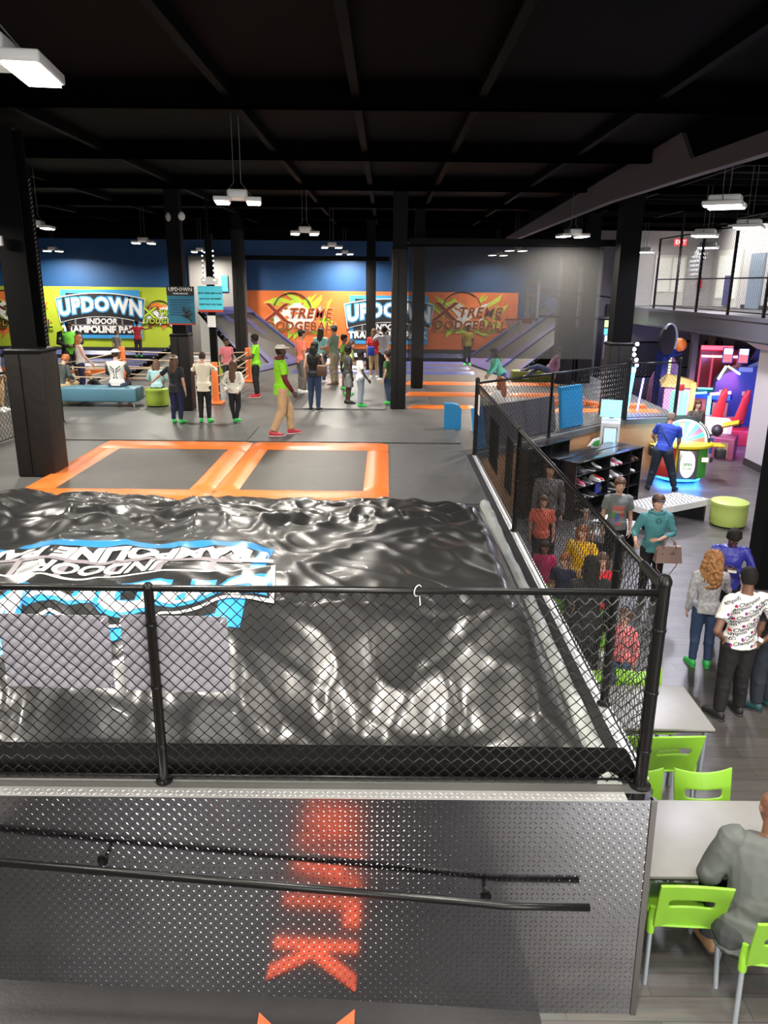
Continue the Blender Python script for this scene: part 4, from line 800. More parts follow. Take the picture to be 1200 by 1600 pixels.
B(t,'base',mat('cab_white',(.6,.6,.65),.35),(-.42,.42,-.3,.5,0,1.0),bev=.02); B(t,'lit_window',glow('pinkwhite',.9,.45,.75,.6),(-.38,.3,-.32,-.28,1.0,1.75)); B(t,'cabin',mat('cab_purple',(.3,.15,.35),.4),(-.36,.3,-.27,.45,1.0,1.78)); B(t,'corner_post',glow('orange_glow',1,.5,.12,.9),(.3,.44,-.36,-.2,1.0,1.95),bev=.02)
part(MB().add([(-.48,-.38,1.8),(.48,-.38,1.8),(.48,.5,1.9),(-.48,.5,1.9),(-.3,-.1,2.12),(.35,-.1,1.98),(.35,.3,1.98),(-.3,.3,2.12)],[(0,3,2,1),(4,5,6,7),(0,1,5,4),(1,2,6,5),(2,3,7,6),(3,0,4,7)]),'roof',mat('roof_yellow',(.85,.6,.2),.4),t)
part(MB().tube([(-.25,-.36,.2),(-.15,-.36,.9)],.025,6).tube([(-.1,-.36,.9),(.0,-.36,.2)],.025,6),'zigzag_lights',glow('cool_tube',.6,.85,1,4),t)
# neon tubes by the fence corner
t=thing('neon_tubes','pair of upright cyan and blue neon tubes behind the short fence bay','neon light',(5.95,18.9,1.5))
part(MB().tube([(5.9,18.8,1.55),(6.0,18.8,2.62)],.06,10),'tube',glow('neon_cyan',.1,.6,1,6),t,True); part(MB().tube([(6.22,18.9,1.55),(6.3,18.9,2.35)],.025,8),'tube',glow('neon_violet',.25,.2,1,5),t,True)
part(MB().tube([(5.78,18.85,1.55),(5.85,18.85,2.6)],.03,8),'tube',glow('neon_blue',.02,.25,1,8),t,True)
t=thing('bulb_garland','vertical row of round white bulbs on the side of the padded column','light garland',(5.78,18.1,2.6))
for k in range(6): part(MB().sphere((5.8+.05*sin(k*1.3),18.12,2.62+.12*k),.045,n=10,m=8),'bulb',glow('bulb_cool',.9,.92,1,7),t,True)
area_light('neon_fill',(6.1,18.6,2.2),(0,0,0),.5,.5,18,(.1,.3,1))
t=loc('sign_cabinet','glowing green, blue and pink game cabinet seen between the black pillars','arcade game',8.35,29.0,0,rad(5))
B(t,'body',mat('cab_dark',(.03,.03,.05),.4),(-.35,.35,0,.7,0,3.4)); B(t,'marquee',glow('lime_marquee',.55,.95,.25,1.3),(-.33,.33,-.02,0,3.05,3.38)); B(t,'blue_band',glow('blue_band',.1,.5,.9,1.4),(-.33,.33,-.02,0,2.78,3.0)); B(t,'lit_front',glow('pink_front',.9,.75,1,1.5),(-.28,.28,-.02,0,1.9,2.75)); B(t,'lower_panel',glow('cyan_low',.05,.5,.65,.8),(-.1,.2,-.02,0,1.2,1.75))
m=MB(); text_add(m,'PLAY',.22,lambda c:Vector((c.x,-.022-c.z,3.2+c.y))); part(m,'lettering',WH,t)
# ---------------------------------------------------------------- red cabinet, blue simulator, seats
t=loc('prize_crane','wide red-framed crane game with tinted glass, red roof light and teal base','arcade game',12.0,28.3,0,rad(-12))
RF=mat('crane_red',(.55,.02,.05),.35)
for x in (-.62,-.22,.62): B(t,'frame_post',glow('red_edge_glow',.9,.1,.2,.5),(x-.03,x+.03,-.5,-.44,1.0,2.2))
B(t,'base',mat('crane_teal',(.05,.35,.42),.35),(-.65,.65,-.5,.5,0,1.0),bev=.03); B(t,'roof',RF,(-.68,.68,-.52,.52,2.2,2.36),bev=.02); B(t,'roof_light',glow('red_neon',1,.06,.1,3.5),(-.66,.4,-.55,-.5,2.36,2.5)); B(t,'white_tube',glow('tube_cool',.9,.85,1,4),(-.6,.64,-.53,-.5,2.1,2.16))
B(t,'glass_box',mat('red_glass',(.5,.06,.06),.15,alpha=.75),(-.6,.6,-.45,.45,1.0,2.18)); B(t,'rear_cloth',mat('rust_cloth',(.35,.1,.06),.7),(-.1,.5,.2,.3,1.0,2.0)); B(t,'edge_tube',glow('cyan_edge',.2,.8,1,2.5),(-.6,.66,-.53,-.5,.96,1.01))
t=loc('grey_statue','grey hooded statue standing on top of the red crane game','statue',12.45,30.0,0,0)
part(MB().lathe([(.3,0),(.3,1.9),(.28,2.0),(.2,2.3),(.16,2.55),(.19,2.7),(.17,2.9),(.08,3.02),(.01,3.05)],n=18,sx=.8),'robe',mat('statue_grey',(.22,.2,.18),.7,noise_amt=.3,bump=.4),t,True); part(MB().sphere((0,-.1,2.8),.12,.1,.15),'head',mat('statue_pale',(.4,.38,.35),.7),t,True)
part(MB().tube([(.14,-.05,2.9),(.3,-.02,2.5),(.38,0,2.0)],.07,8),'wing',bk,t,True)
t=loc('motion_simulator','huge blue motion simulator hood with lit screens and grey arm','arcade game',12.05,25.7,0,rad(-20))
NB=mat('sim_blue',(.01,.03,.32),.45)
part(MB().prism([(-1.0,.55),(-1.0,1.45),(-.75,1.75),(.1,2.15),(.9,1.9),(1.3,1.5),(1.3,.3),(.3,.3)],(0,-.2,0),(1,0,0),(0,0,1),(0,1.4,0)),'hood',NB,t)
part(MB().prism([(-.2,1.4),(.2,2.5),(1.4,2.4),(1.5,1.0)],(0,.9,0),(1,0,0),(0,0,1),(0,.2,0)),'back_shell',NB,t)
for k,x in enumerate((-.75,-.28)):
    sc=part(MB().box(x-.17,x+.17,-.36,-.28,2.1,2.6,bev=.02),'screen',mat('sim_screen_frame',(.03,.08,.3),.3),t,True); part(MB().box(x-.13,x+.13,-.375,-.36,2.4,2.57),'screen_picture',glow('scr_white',.9,.9,1,3),sc); part(MB().box(x-.13,x+.13,-.375,-.36,2.14,2.39),'screen_picture',glow('scr_red',.9,.08,.08,2),sc)
part(MB().tube([(-.1,-.3,2.0),(1.2,-.3,2.75)],.03,8).tube([(-.1,-.3,1.95),(1.2,-.3,2.6)],.02,8).box(-.35,.05,-.4,-.2,1.85,2.0),'arm',mat('sim_arm',(.35,.4,.6),.3),t)
part(MB().tube([(-.95,-.25,1.55),(-.75,-.25,2.0)],.04,8),'green_tube',glow('neon_lime',.4,1,.5,4),t,True); part(MB().tube([(-.7,-.25,2.0),(-.3,-.25,1.75)],.03,8),'white_tube',glow('tube_cool',.9,.85,1,4),t,True)
B(t,'base',NB,(-1.0,1.2,-.3,1.0,0,.5))
t=loc('neon_gate','bright cyan neon post and pink tube frame with blue and red panels','arcade game',10.3,24.4,0,rad(-30))
B(t,'panel',mat('red_side',(.6,.06,.05),.4),(-.7,-.1,.0,.1,.1,1.1)); B(t,'panel',mat('red_side',(.6,.06,.05),.4),(.1,.55,.0,.1,.1,1.0)); B(t,'top_board',NB,(-.75,.6,-.1,.4,1.1,1.25)); part(MB().tube([(0,-.08,.1),(0,-.08,1.2)],.06,8),'cyan_post',glow('neon_cyan',.1,.6,1,6),t,True); part(MB().tube([(0,-.08,1.25),(.6,-.08,1.35)],.05,8),'pink_tube',glow('neon_pink',1,.25,.7,3),t,True); part(MB().tube([(-.8,-.1,1.2),(-.1,-.1,1.3)],.03,8),'blue_tube',glow('neon_cyan',.1,.6,1,6),t,True)
def rseat(label,x,y,z,rz):
    t=loc('racing_seat',label,'seat',x,y,z,rz)
    part(MB().loft([(Vector((0,.02*k,.25+.085*k)),((.2-.004*k*k*.3 if k<8 else .16-.04*(k-8)),0,0),(0,.07,0),14) for k in range(12)]),'backrest',mat('seat_red',(.62,.05,.035),.4),t,True)
    part(MB().box(-.22,.22,-.42,.02,.12,.3,bev=.06),'cushion',mat('seat_red',(.62,.05,.035),.4),t,True); B(t,'headrest_patch',WH,(-.06,.06,.03,.045,1.0,1.12)); B(t,'pedestal',bk,(-.12,.12,-.3,0,0,.13))
    return t
rseat('red racing bucket seat nearest the cyan neon post',9.98,23.0,.45,rad(200)); rseat('red racing bucket seat right of its twin',10.62,22.9,.42,rad(200))
tag(MB().box(9.7,10.9,22.4,23.4,0,.46,rz=rad(-20),bev=.03).build('seat_platform',mat('sim_red_base',(.4,.03,.05),.4),None,True),'dark red platform carrying the two racing seats','platform')
t=loc('light_box_console','slanted console glowing white and pink in front of the racing seats','arcade game',9.55,22.0,0,rad(-35))
part(MB().prism([(-.5,.1),(.1,.05),(.35,.75),(-.3,.95)],(-.35,0,0),(0,1,0),(0,0,1),(.75,0,0)),'body',glow('console_pink',1,.62,.7,.9),t); B(t,'front_strip',CHROME,(-.38,.42,-.52,-.48,.08,.5)); part(MB().tube([(-.37,-.5,.12),(-.37,-.3,.9)],.03,6),'side_trim',bk,t)
t=loc('ride_on_console','colourful yellow and magenta motorcycle ride beside the pale pillar','arcade game',9.3,20.75,0,rad(-30))
B(t,'base',mat('ride_magenta',(.3,.06,.13),.4),(-.3,.4,-.5,.5,0,.75),bev=.04); B(t,'front_print',mat('ride_yellow',(.4,.3,.12),.4),(-.1,.2,-.52,-.5,.1,.6)); part(MB().sphere((-.25,-.2,.95),.2,.25,.2),'wheel',bk,t,True); t.scale=(.78,.78,.8)
part(MB().loft([(Vector((-.1+.1*k,0,1.1+.03*k)),(0,.3-.02*k,0),(0,0,.09),12) for k in range(6)]),'yellow_tank',GY,t,True); B(t,'screen_panel',mat('ride_navy',(.03,.06,.2),.3),(-.42,-.3,-.35,.05,.15,.7))
tag(MB().tube([(10.35+.28*cos(a),20.6,1.1+.3*sin(a)) for a in [i*PI/10 for i in range(20)]],.05,8,closed=True).build('neon_ring',glow('neon_magenta',1,.1,.8,5),None,True),'glowing magenta neon ring near the pale pillar','neon light')
tag(MB().tube([(10.3,20.62,.0),(10.3,20.62,.82)],.04,6).build('ring_stand',bk),'black stand under the magenta neon ring','stand')
t=loc('illustrated_panel','purple printed game panel with slanted white lettering behind the steel post','poster',9.15,25.5,0,rad(-10))
part(MB().prism([(-.5,.2),(.45,.0),(.5,1.9),(.1,2.5),(-.4,1.6)],(0,0,0),(1,0,0),(0,0,1),(0,.12,0)),'panel',mat('plum_panel',(.3,.1,.2),.5,noise_amt=.4,nscale=3),t); m=MB(); text_add(m,'FLASH',.26,lambda c:Vector((.1+c.x*.93-c.y*.3,-.01-c.z,1.5+c.y+c.x*.3)),bold=.01); part(m,'lettering',WH,t); part(MB().tube([(-.2,-.03,1.5),(.1,-.03,2.1)],.035,6),'white_tube',glow('tube_cool',.9,.85,1,4),t)
for x,y,c,pw in ((10.2,24.2,(.1,.5,1),60),(9.6,22.3,(1,.35,.6),30),(11.0,21.6,(.1,.15,1),60),(11.2,26,(1,.15,.2),20),(8.6,21,(.7,.6,1),25)): area_light('game_glow',(x,y-.6,1.5),(rad(50),0,0),.8,.8,pw,c)
# ---------------------------------------------------------------- cafe tables and chairs
TOPM=mat('table_top_grey',(.27,.268,.257),.35,noise_amt=.03); LEGM=mat('blue_grey_metal',(.42,.47,.52),.35,metal=.6)
def table(label,x0,x1,y0,y1):
    t=thing('cafe_table',label,'table',((x0+x1)/2,(y0+y1)/2,0)); part(MB().box(x0,x1,y0,y1,.725,.75,bev=.004),'tabletop',TOPM,t,True); part(MB().box(x0+.001,x1-.001,y0+.001,y1-.001,.715,.725),'underside',bk,t)
    for x in (x0+.06,x1-.06):
        for y in (y0+.06,y1-.06): part(MB().tube([(x,y,0),(x,y,.715)],.022,10),'leg',LEGM,t,True)
table('grey cafe table behind the fence corner, farther of the two',1.86,2.95,5.97,6.74)
table('grey cafe table at which the man in grey sits, nearer of the two',1.74,2.9,4.2,4.99)
GP=mat('lime_green_plastic',(.24,.5,.035),.35,coat=.2)
def chair(label,x,y,rz):
    t=loc('cafe_chair',label,'chair',x,y,0,rz,'green plastic cafe chairs')
    # back panel, faces +y seat direction; back at y=-.22
    def bp(u,v): # u -1..1, v 0..1
        return Vector((u*(.215+.03*v-.012*v*v),-.20-.10*v+.045*u*u*(1-.2*v)*-1+.045, .44+.39*v-.025*(u*u)*0+ .012*(u*u)*v*2))
    us=[-1,-.93,-.8,-.64,-.5,-.25,0,.25,.5,.64,.8,.93,1]; vs_=[0,.04,.14,.28,.42,.48,.64,.70,.82,.92,.98,1]
    vs=[bp(u,v) for v in vs_ for u in us]; fs=[]
    for j in range(len(vs_)-1):
        for i in range(len(us)-1):
            if 3<=i<=8 and 5<=j<=5: continue
            a=j*len(us)+i; fs.append((a,a+1,a+len(us)+1,a+len(us)))
    me=D.meshes.new('backrest'); me.from_pydata(vs,[],fs); o=link('backrest',me,GP,t,'all'); o['_local']=True
    md=o.modifiers.new('s','SOLIDIFY'); md.thickness=.02; md.offset=0; md=o.modifiers.new('b','SUBSURF'); md.levels=1; md.render_levels=2
    us=[-1,-.92,-.5,0,.5,.92,1]; ws=[0,.05,.3,.6,.9,1]
    vs=[Vector((u*(.215+.01*w_),-.19+.42*w_,.44-.018*(1-u*u)*sin(PI*w_)-.015*w_**6)) for w_ in ws for u in us]; fs=[(j*7+i,j*7+i+1,j*7+i+8,j*7+i+7) for j in range(5) for i in range(6)]
    me=D.meshes.new('seat'); me.from_pydata(vs,[],fs); o=link('seat',me,GP,t,'all'); o['_local']=True
    md=o.modifiers.new('s','SOLIDIFY'); md.thickness=.022; md.offset=0; md=o.modifiers.new('b','SUBSURF'); md.levels=1; md.render_levels=2
    for sx in (-1,1):
        part(MB().tube([(sx*.215,-.15,.56),(sx*.222,-.17,.48),(sx*.222,-.175,.38)],[.02,.028,.026],10),'leg_socket',GP,t,True)
        part(MB().tube([(sx*.222,-.175,.4),(sx*.235,-.235,0)],.017,10),'leg',LEGM,t,True)
        part(MB().tube([(sx*.2,.19,.42),(sx*.215,.22,0)],.017,10),'leg',LEGM,t,True)
    return t
chair('green plastic chair tucked to the near side of the nearer table',2.03,4.28,rad(-3))
chair('green plastic chair in the lower right corner, nearest of all',2.52,3.97,rad(-6))
chair('green plastic chair between the two tables, facing the farther one',2.5,5.98,rad(3))
chair('green chair across the nearer table, its back seen full width',2.55,4.97,PI+.02)
chair('green chair across the nearer table, half hidden by the fence corner',1.99,4.97,PI-.03)
chair('green chair across the farther table, right of the fence post',2.56,6.62,PI)
chair('green chair across the farther table seen through the fence mesh',2.08,6.62,PI+.1)
chair('green chair on the near side of the farther table, hidden by the fence corner',1.98,5.98,0)
# ---------------------------------------------------------------- people
from mathutils.bvhtree import BVHTree
def skin_union(mb,voxel,smooth=3,disp=0,dscale=8,seed=0,strand=False,sub=False):
    me=D.meshes.new('tmp'); me.from_pydata([tuple(v) for v in mb.v],[],mb.f)
    bm=bmesh.new(); bm.from_mesh(me); bmesh.ops.recalc_face_normals(bm,faces=bm.faces); bm.to_mesh(me); bm.free()
    o=D.objects.new('tmp',me); COL.objects.link(o)
    r=o.modifiers.new('r','REMESH'); r.mode='VOXEL'; r.voxel_size=voxel; r.use_smooth_shade=True
    s=o.modifiers.new('s','SMOOTH'); s.factor=.5; s.iterations=smooth
    dg=bpy.context.evaluated_depsgraph_get(); out=D.meshes.new_from_object(o.evaluated_get(dg)); D.objects.remove(o); D.meshes.remove(me)
    if disp:
        nn=[v.normal.copy() for v in out.vertices]
        for v,n in zip(out.vertices,nn):
            c=v.co; p=Vector((c.x*dscale*2.2,c.y*dscale*2.2,c.z*dscale*.5+seed)) if strand else Vector((c.x*dscale+c.z*3,c.y*dscale,c.z*dscale*.8+seed))
            k=noise.noise(p); v.co+=n*disp*((1-abs(k)*3) if not strand else k*2)
    return out
def tl(m,pts,rad_,n=12,flat=None):
    # tapered limb with rounded ends
    pts=[Vector(p) for p in pts]; m.tube([pts[0]+(pts[0]-pts[1]).normalized()*rad_[0]*.6]+pts+[pts[-1]+(pts[-1]-pts[-2]).normalized()*rad_[-1]*.6],[rad_[0]*.55]+list(rad_)+[rad_[-1]*.55],n)
    for p,r in zip(pts,rad_): m.sphere(p,r*.99,n=10,m=6)
def lerp(a,b,t): return a+(b-a)*t
def hand(m,w,d,up,s,curl=.35,side=1):
    d=d.normalized(); up=(up-d*up.dot(d)).normalized(); lat=d.cross(up)*side   # up = back of hand
    m.loft([(w+d*(.0*s),lat*.022*s,up*.016*s,12),(w+d*.03*s,lat*.034*s,up*.016*s,12),(w+d*.07*s,lat*.042*s,up*.015*s,12),(w+d*.09*s,lat*.04*s,up*.012*s,12)])
    for k,(o,L,r) in enumerate(((-.030,.058,.0075),(-.010,.072,.0085),(.011,.078,.0088),(.031,.070,.0085))):
        p0=w+d*.082*s+lat*o*s; a=curl*(1.0+.12*k*0); dd=d; pts=[p0]
        for seg in (.45,.32,.23):
            dd=(dd*cos(a*.8)-up*sin(a*.8)).normalized(); a*=1.15; pts.append(pts[-1]+dd*L*seg*s+lat*o*.12*s)
        m.tube(pts,[r*s*1.05,r*s,r*s*.92,r*s*.75],8); m.sphere(pts[-1],r*s*.75,n=8,m=6)
    p0=w+d*.03*s+lat*.03*s; p1=p0+(d*.5+lat*.75-up*.3).normalized()*.036*s; p2=p1+(d*.85+lat*.3-up*.35).normalized()*.032*s; p3=p2+(d*.95-up*.3).normalized()*.022*s
    m.tube([p0,p1,p2,p3],[.013*s,.0105*s,.0095*s,.007*s],8); m.sphere(p3,.007*s,n=8,m=6)
SK=dict(light=mat('skin_light',(.62,.36,.26),.5,noise_amt=.05),tan=mat('skin_tan',(.42,.22,.14),.5,noise_amt=.05),brown=mat('skin_brown',(.16,.075,.045),.45,noise_amt=.06),dark=mat('skin_dark',(.07,.033,.022),.42,noise_amt=.06))
HR=dict(black=mat('hair_black',(.01,.008,.007),.75,spec=.25),dark=mat('hair_dark_brown',(.035,.017,.01),.7),brown=mat('hair_brown',(.10,.045,.02),.5),auburn=mat('hair_auburn',(.25,.075,.025),.5),ginger=mat('hair_ginger',(.4,.13,.035),.5),gold=mat('hair_golden_curl',(.3,.14,.05),.6,noise_amt=.5,nscale=30),grey=mat('hair_grey',(.2,.15,.11),.55))
EYEW=mat('eye_white',(.7,.7,.68),.3); EYEB=mat('eye_iris',(.03,.02,.015),.2)
def person(label,loc,h,rz,top,bottom,shoes,hair,skin='light',pose=None,near=False,b=1.0,cat='person',hs=1.0,cap=None,group=None,curl=.35,belly=0,ssize=0,longs=1):
    P=pose or {}; x0,y0,z0=loc; t=thing('person',label,cat,loc,group,local=True,rz=rz); S=h
    V=lambda k,d: Vector(P.get(k,d))*S
    H=V('hip',(0,0,.52)); N=V('neck',(0,-.005,.835)); ls=P.get('tw',0)
    spine=(N-H).normalized(); Rt=Matrix.Rotation(ls,3,spine); lat=Rt@Vector((1,0,0)); lat=(lat-spine*lat.dot(spine)).normalized(); fwd=spine.cross(lat)*-1 if spine.cross(lat).y<0 else spine.cross(lat)
    sw=.104*b*S; Sh={-1:N-spine*.03*S-lat*sw,1:N-spine*.03*S+lat*sw}
    dS={k:Sh[k]-Vector((k*.108*b*S,-.005*S,.805*S)) for k in (-1,1)}
    def J(side,key,d):
        k=('l' if side<0 else 'r')+key
        return Vector(P[k])*S if k in P else Vector((d[0]*side*(b if key in('el','wr') else 1),d[1],d[2]))*S+(dS[side] if key in ('el','wr') else Vector((0,0,0)))
    arms={s_:(Sh[s_],J(s_,'el',(.138,-.02,.63)),J(s_,'wr',(.142,.025,.485))) for s_ in (-1,1)}
    legs={s_:(H+lat*s_*.05*S*b-spine*.02*S,J(s_,'kn',(.056,.012,.285)),J(s_,'an',(.058,-.012,.048))) for s_ in (-1,1)}
    vx=.0062 if near else .0105
    def torso(m,o,z_lo=-.04,z_hi=1.0,neckfull=True):
        prof=[(-.10,.066,.058,0),(-.03,.086,.064,-.004),(.08,.084,.06,-.002),(.28,.073,.053+belly*.6,.003+belly*.5),(.42,.076,.056+belly*.4,.004+belly*.3),(.65,.092,.062,.004),(.82,.098,.056,0),(.92,.088,.045,-.004),(1.0,.05,.036,-.004)]
        rings=[]
        for a,rx,ry,oy in prof:
            if a<z_lo or a>z_hi: continue
            c=H.lerp(N,a)+fwd*oy*S; rings.append((c,lat*(rx*b*S+o),fwd*(ry*S*(.95+.05*b)+o),18))
        m.loft(rings)
        if belly: m.sphere(H.lerp(N,.3)+fwd*belly*S*.5,(.075*b*S+o),(.065*S+belly*S*.6+o),.09*S,n=14,m=10)
    hd=P.get('head',(0,0)); HRt=Rt@Matrix.Rotation(hd[0],3,'Z')@Matrix.Rotation(hd[1],3,'X')
    hb=N+spine*.03*S; hc=hb+HRt@Vector((0,.012*S,.062*S*hs)); hr=S*hs
    def HP(x,y,z): return hc+HRt@Vector((x,y,z))*hr
    def HV(x,y,z): return HRt@Vector((x,y,z))*hr
    m=MB(); torso(m,0)
    tl(m,[N-spine*.02*S,hc-HRt@Vector((0,.01*S,.02*S*hs))],[.034*S*(.85+.15*b),.03*S],12)
    # head: skull + jaw + features
    m.loft([(HP(0,.014,-.062),HV(.018,0,0),HV(0,.02,0),16),(HP(0,.012,-.052),HV(.027,0,0),HV(0,.031,0),16),(HP(0,.008,-.03),HV(.036,0,0),HV(0,.043,0),16),(HP(0,.003,-.005),HV(.0415,0,0),HV(0,.05,0),16),(HP(0,-.002,.025),HV(.043,0,0),HV(0,.053,0),16),(HP(0,-.004,.045),HV(.037,0,0),HV(0,.047,0),16),(HP(0,-.004,.058),HV(.024,0,0),HV(0,.032,0),16),(HP(0,-.004,.064),HV(.008,0,0),HV(0,.012,0),16)])
    m.loft([(HP(0,.046,.008),HV(.004,0,0),HV(0,.004,0),8),(HP(0,.056,-.014),HV(.0085,0,0),HV(0,.008,0),8),(HP(0,.052,-.02),HV(.007,0,0),HV(0,.006,0),8)])
    m.tube([HP(-.024,.041,.014),HP(-.01,.049,.015),HP(.01,.049,.015),HP(.024,.041,.014)],.005*hr,8)
    m.tube([HP(-.011,.047,-.033),HP(0,.0505,-.032),HP(.011,.047,-.033)],.0042*hr,8)
    for sx in (-1,1): m.loft([(HP(sx*.04,-.002,-.014),HV(.005,.003,0),HV(0,.008,-.004),8),(HP(sx*.045,-.005,.002),HV(.005,.003,0),HV(0,.011,.012),8),(HP(sx*.046,-.006,.012),HV(.003,.001,0),HV(0,.008,.004),8)])
    for sd in (-1,1):
        a=arms[sd]; tl(m,a,[.0285*S*b,.0225*S*b,.0155*S],12)
        mid=a[1].lerp(a[2],.3); m.sphere(mid,.0245*S*b,n=10,m=6)
        kd=('l' if sd<0 else 'r')+'hd'; dd=Vector(P.get(kd,tuple(a[2]-a[1]))); up=Vector(P.get(('l' if sd<0 else 'r')+'up',(sd,0.2,.15)))
        hand(m,a[2],dd,up,S/1.72,P.get(('l' if sd<0 else 'r')+'cu',curl),-sd*1)
        g=legs[sd]; tl(m,g,[.052*S*b,.036*S*b,.0215*S],14); m.sphere(g[1].lerp(g[2],.28)+Vector((0,-.006*S,0)),.035*S*b,n=10,m=8)
        fd=Vector(P.get(('l' if sd<0 else 'r')+'ft',(sd*.2,1,0))).normalized(); an=g[2]
        m.loft([(an+fd*-.028*S+Vector((0,0,-.018*S)),Vector((.02*S,0,0)),Vector((0,0,.022*S)),10),(an+fd*.03*S+Vector((0,0,-.02*S)),Vector((.022*S,0,0)),Vector((0,0,.022*S)),10),(an+fd*.08*S+Vector((0,0,-.028*S)),Vector((.026*S,0,0)),Vector((0,0,.014*S)),10),(an+fd*.108*S+Vector((0,0,-.032*S)),Vector((.018*S,0,0)),Vector((0,0,.009*S)),10)])
    o=link('body',skin_union(m,vx,2),SK[skin],t,'all'); o['_local']=True
    def cl(nm,m,mt,vox=.011,sm=4,disp=.004,ds=9,strand=False):
        o=link(nm,skin_union(m,vox if near else vox*1.15,sm,disp,ds,seed=x0*3+y0,strand=strand),mt,t,'all'); o['_local']=True; return o
    tcol,sleeve,tlen=top[:3]; m=MB(); torso(m,.011*S/1.1+ssize,-.05-tlen,1.0)
    if tlen>.02:
        c=H-spine*(tlen*.7)*S; m.loft([(H+spine*.05*S,lat*(.09*b*S+.014+ssize),fwd*(.07*S+.012+ssize),18),(c,lat*(.092*b*S+.018+ssize),fwd*(.073*S+.016+ssize),18)])
    if belly: pass
    for sd in (-1,1):
        a=arms[sd]; sh=a[0]
        if sleeve>0:
            r0=.031*S*b+.007+ssize*.7; r1=(.028 if sleeve<.9 else .025)*S*b+.008+ssize*.8; r2=.019*S+.008+ssize*.4
            if sleeve<=.5: m.tube([sh-lat*sd*.02*S,sh,lerp(a[0],a[1],sleeve*1.55)],[r0*.95,r0,r1*1.08],14)
            elif sleeve<1: m.tube([sh-lat*sd*.02*S,sh,a[1],lerp(a[1],a[2],(sleeve-.5)*2)],[r0*.95,r0,r1,r2*1.15],14); m.sphere(a[1],r1,n=12,m=8)
            else: m.tube([sh-lat*sd*.02*S,sh,a[1],a[2]],[r0*.95,r0,r1,r2],14); m.sphere(a[1],r1,n=12,m=8)
        m.sphere(sh-spine*.006*S-lat*sd*.008*S,(.0325*S*b+.005+ssize*.6) if sleeve else .03*S*b,n=12,m=8)
    shirt=cl('shirt' if len(top)<4 else top[3],m,tcol,.0095,4,.0045)
    bcol,blen=bottom[:2]; m=MB(); torso(m,.009,-.2,.16)
    fl=bottom[2] if len(bottom)>2 else .004
    for sd in (-1,1):
        g=legs[sd]; 
        if blen>=1: m.tube([g[0],g[1],lerp(g[1],g[2],.94)],[.056*S*b+fl,.04*S*b+fl,.026*S+fl*1.6],14); m.sphere(g[1],.04*S*b+fl,n=12,m=8); m.sphere(g[1].lerp(g[2],.28)+Vector((0,-.006*S,0)),.037*S*b+fl,n=10,m=8)
        else: m.tube([g[0],lerp(g[0],g[1],blen)],[.058*S*b+fl,.05*S*b+fl*2.2],14)
        m.sphere(g[0],.058*S*b+fl,n=12,m=8)
    cl('trousers' if blen>=1 else 'shorts',m,bcol,.0105,3,.004)
    for sd in (-1,1):
        an=legs[sd][2]; fd=Vector(P.get(('l' if sd<0 else 'r')+'ft',(sd*.2,1,0))).normalized(); la=Vector((fd.y,-fd.x,0)); q=S*longs
        m=MB().loft([(an+fd*-.04*q+Vector((0,0,-.016*q)),la*.016*q,Vector((0,0,.026*q)),12),(an+fd*-.01*q+Vector((0,0,-.010*q)),la*.026*q,Vector((0,0,.036*q)),12),(an+fd*.04*q+Vector((0,0,-.02*q)),la*.03*q,Vector((0,0,.027*q)),12),(an+fd*.09*q+Vector((0,0,-.028*q)),la*.033*q,Vector((0,0,.019*q)),12),(an+fd*.122*q+Vector((0,0,-.034*q)),la*.02*q,Vector((0,0,.011*q)),12)])
        part(m,'shoe' if shoes[1] else 'sock',shoes[0],t,'all')
        if shoes[1]: part(MB().loft([(an+fd*-.045*q+Vector((0,0,-.042*q)),la*.016*q,Vector((0,0,.006*q)),12),(an+fd*.03*q+Vector((0,0,-.042*q)),la*.031*q,Vector((0,0,.006*q)),12),(an+fd*.09*q+Vector((0,0,-.042*q)),la*.036*q,Vector((0,0,.006*q)),12),(an+fd*.128*q+Vector((0,0,-.042*q)),la*.018*q,Vector((0,0,.005*q)),12)]),'shoe_sole',shoes[1],t,'all')
    # hair
    if hair:
        hcol,st=hair[:2]; m=MB(); k=.006 if st=='buzz' else .011
        kk=1+k/.045
        m.loft([(HP(0,-.022,-.03),HV(.034*kk,0,0),HV(0,.026*kk,0),16),(HP(0,-.016,0),HV(.0425*kk,0,0),HV(0,.038*kk,0),16),(HP(0,-.008,.022),HV(.044*kk,0,0),HV(0,.047*kk,0),16),(HP(0,-.004,.04),HV(.042*kk,0,0),HV(0,.052*kk,0),16),(HP(0,-.004,.055+k*.6),HV(.032*kk,0,0),HV(0,.042*kk,0),16),(HP(0,-.004,.066+k*.9),HV(.014*kk,0,0),HV(0,.02*kk,0),16)])
        if st in('fringe','mop'): m.tube([HP(-.032,.036,.034),HP(-.01,.05,.034),HP(.012,.05,.038),HP(.034,.034,.04)],.0105*hr,8)
        if st=='mop':
            for a in range(9): an_=PI*.1+a*PI*.1*1.0; m.sphere(HP(.045*cos(an_*1.0),.02-.06*sin(an_),.01),.017*hr,n=8,m=6)
            m.sphere(HP(0,-.01,.045),.052*hr,.056*hr,.035*hr)
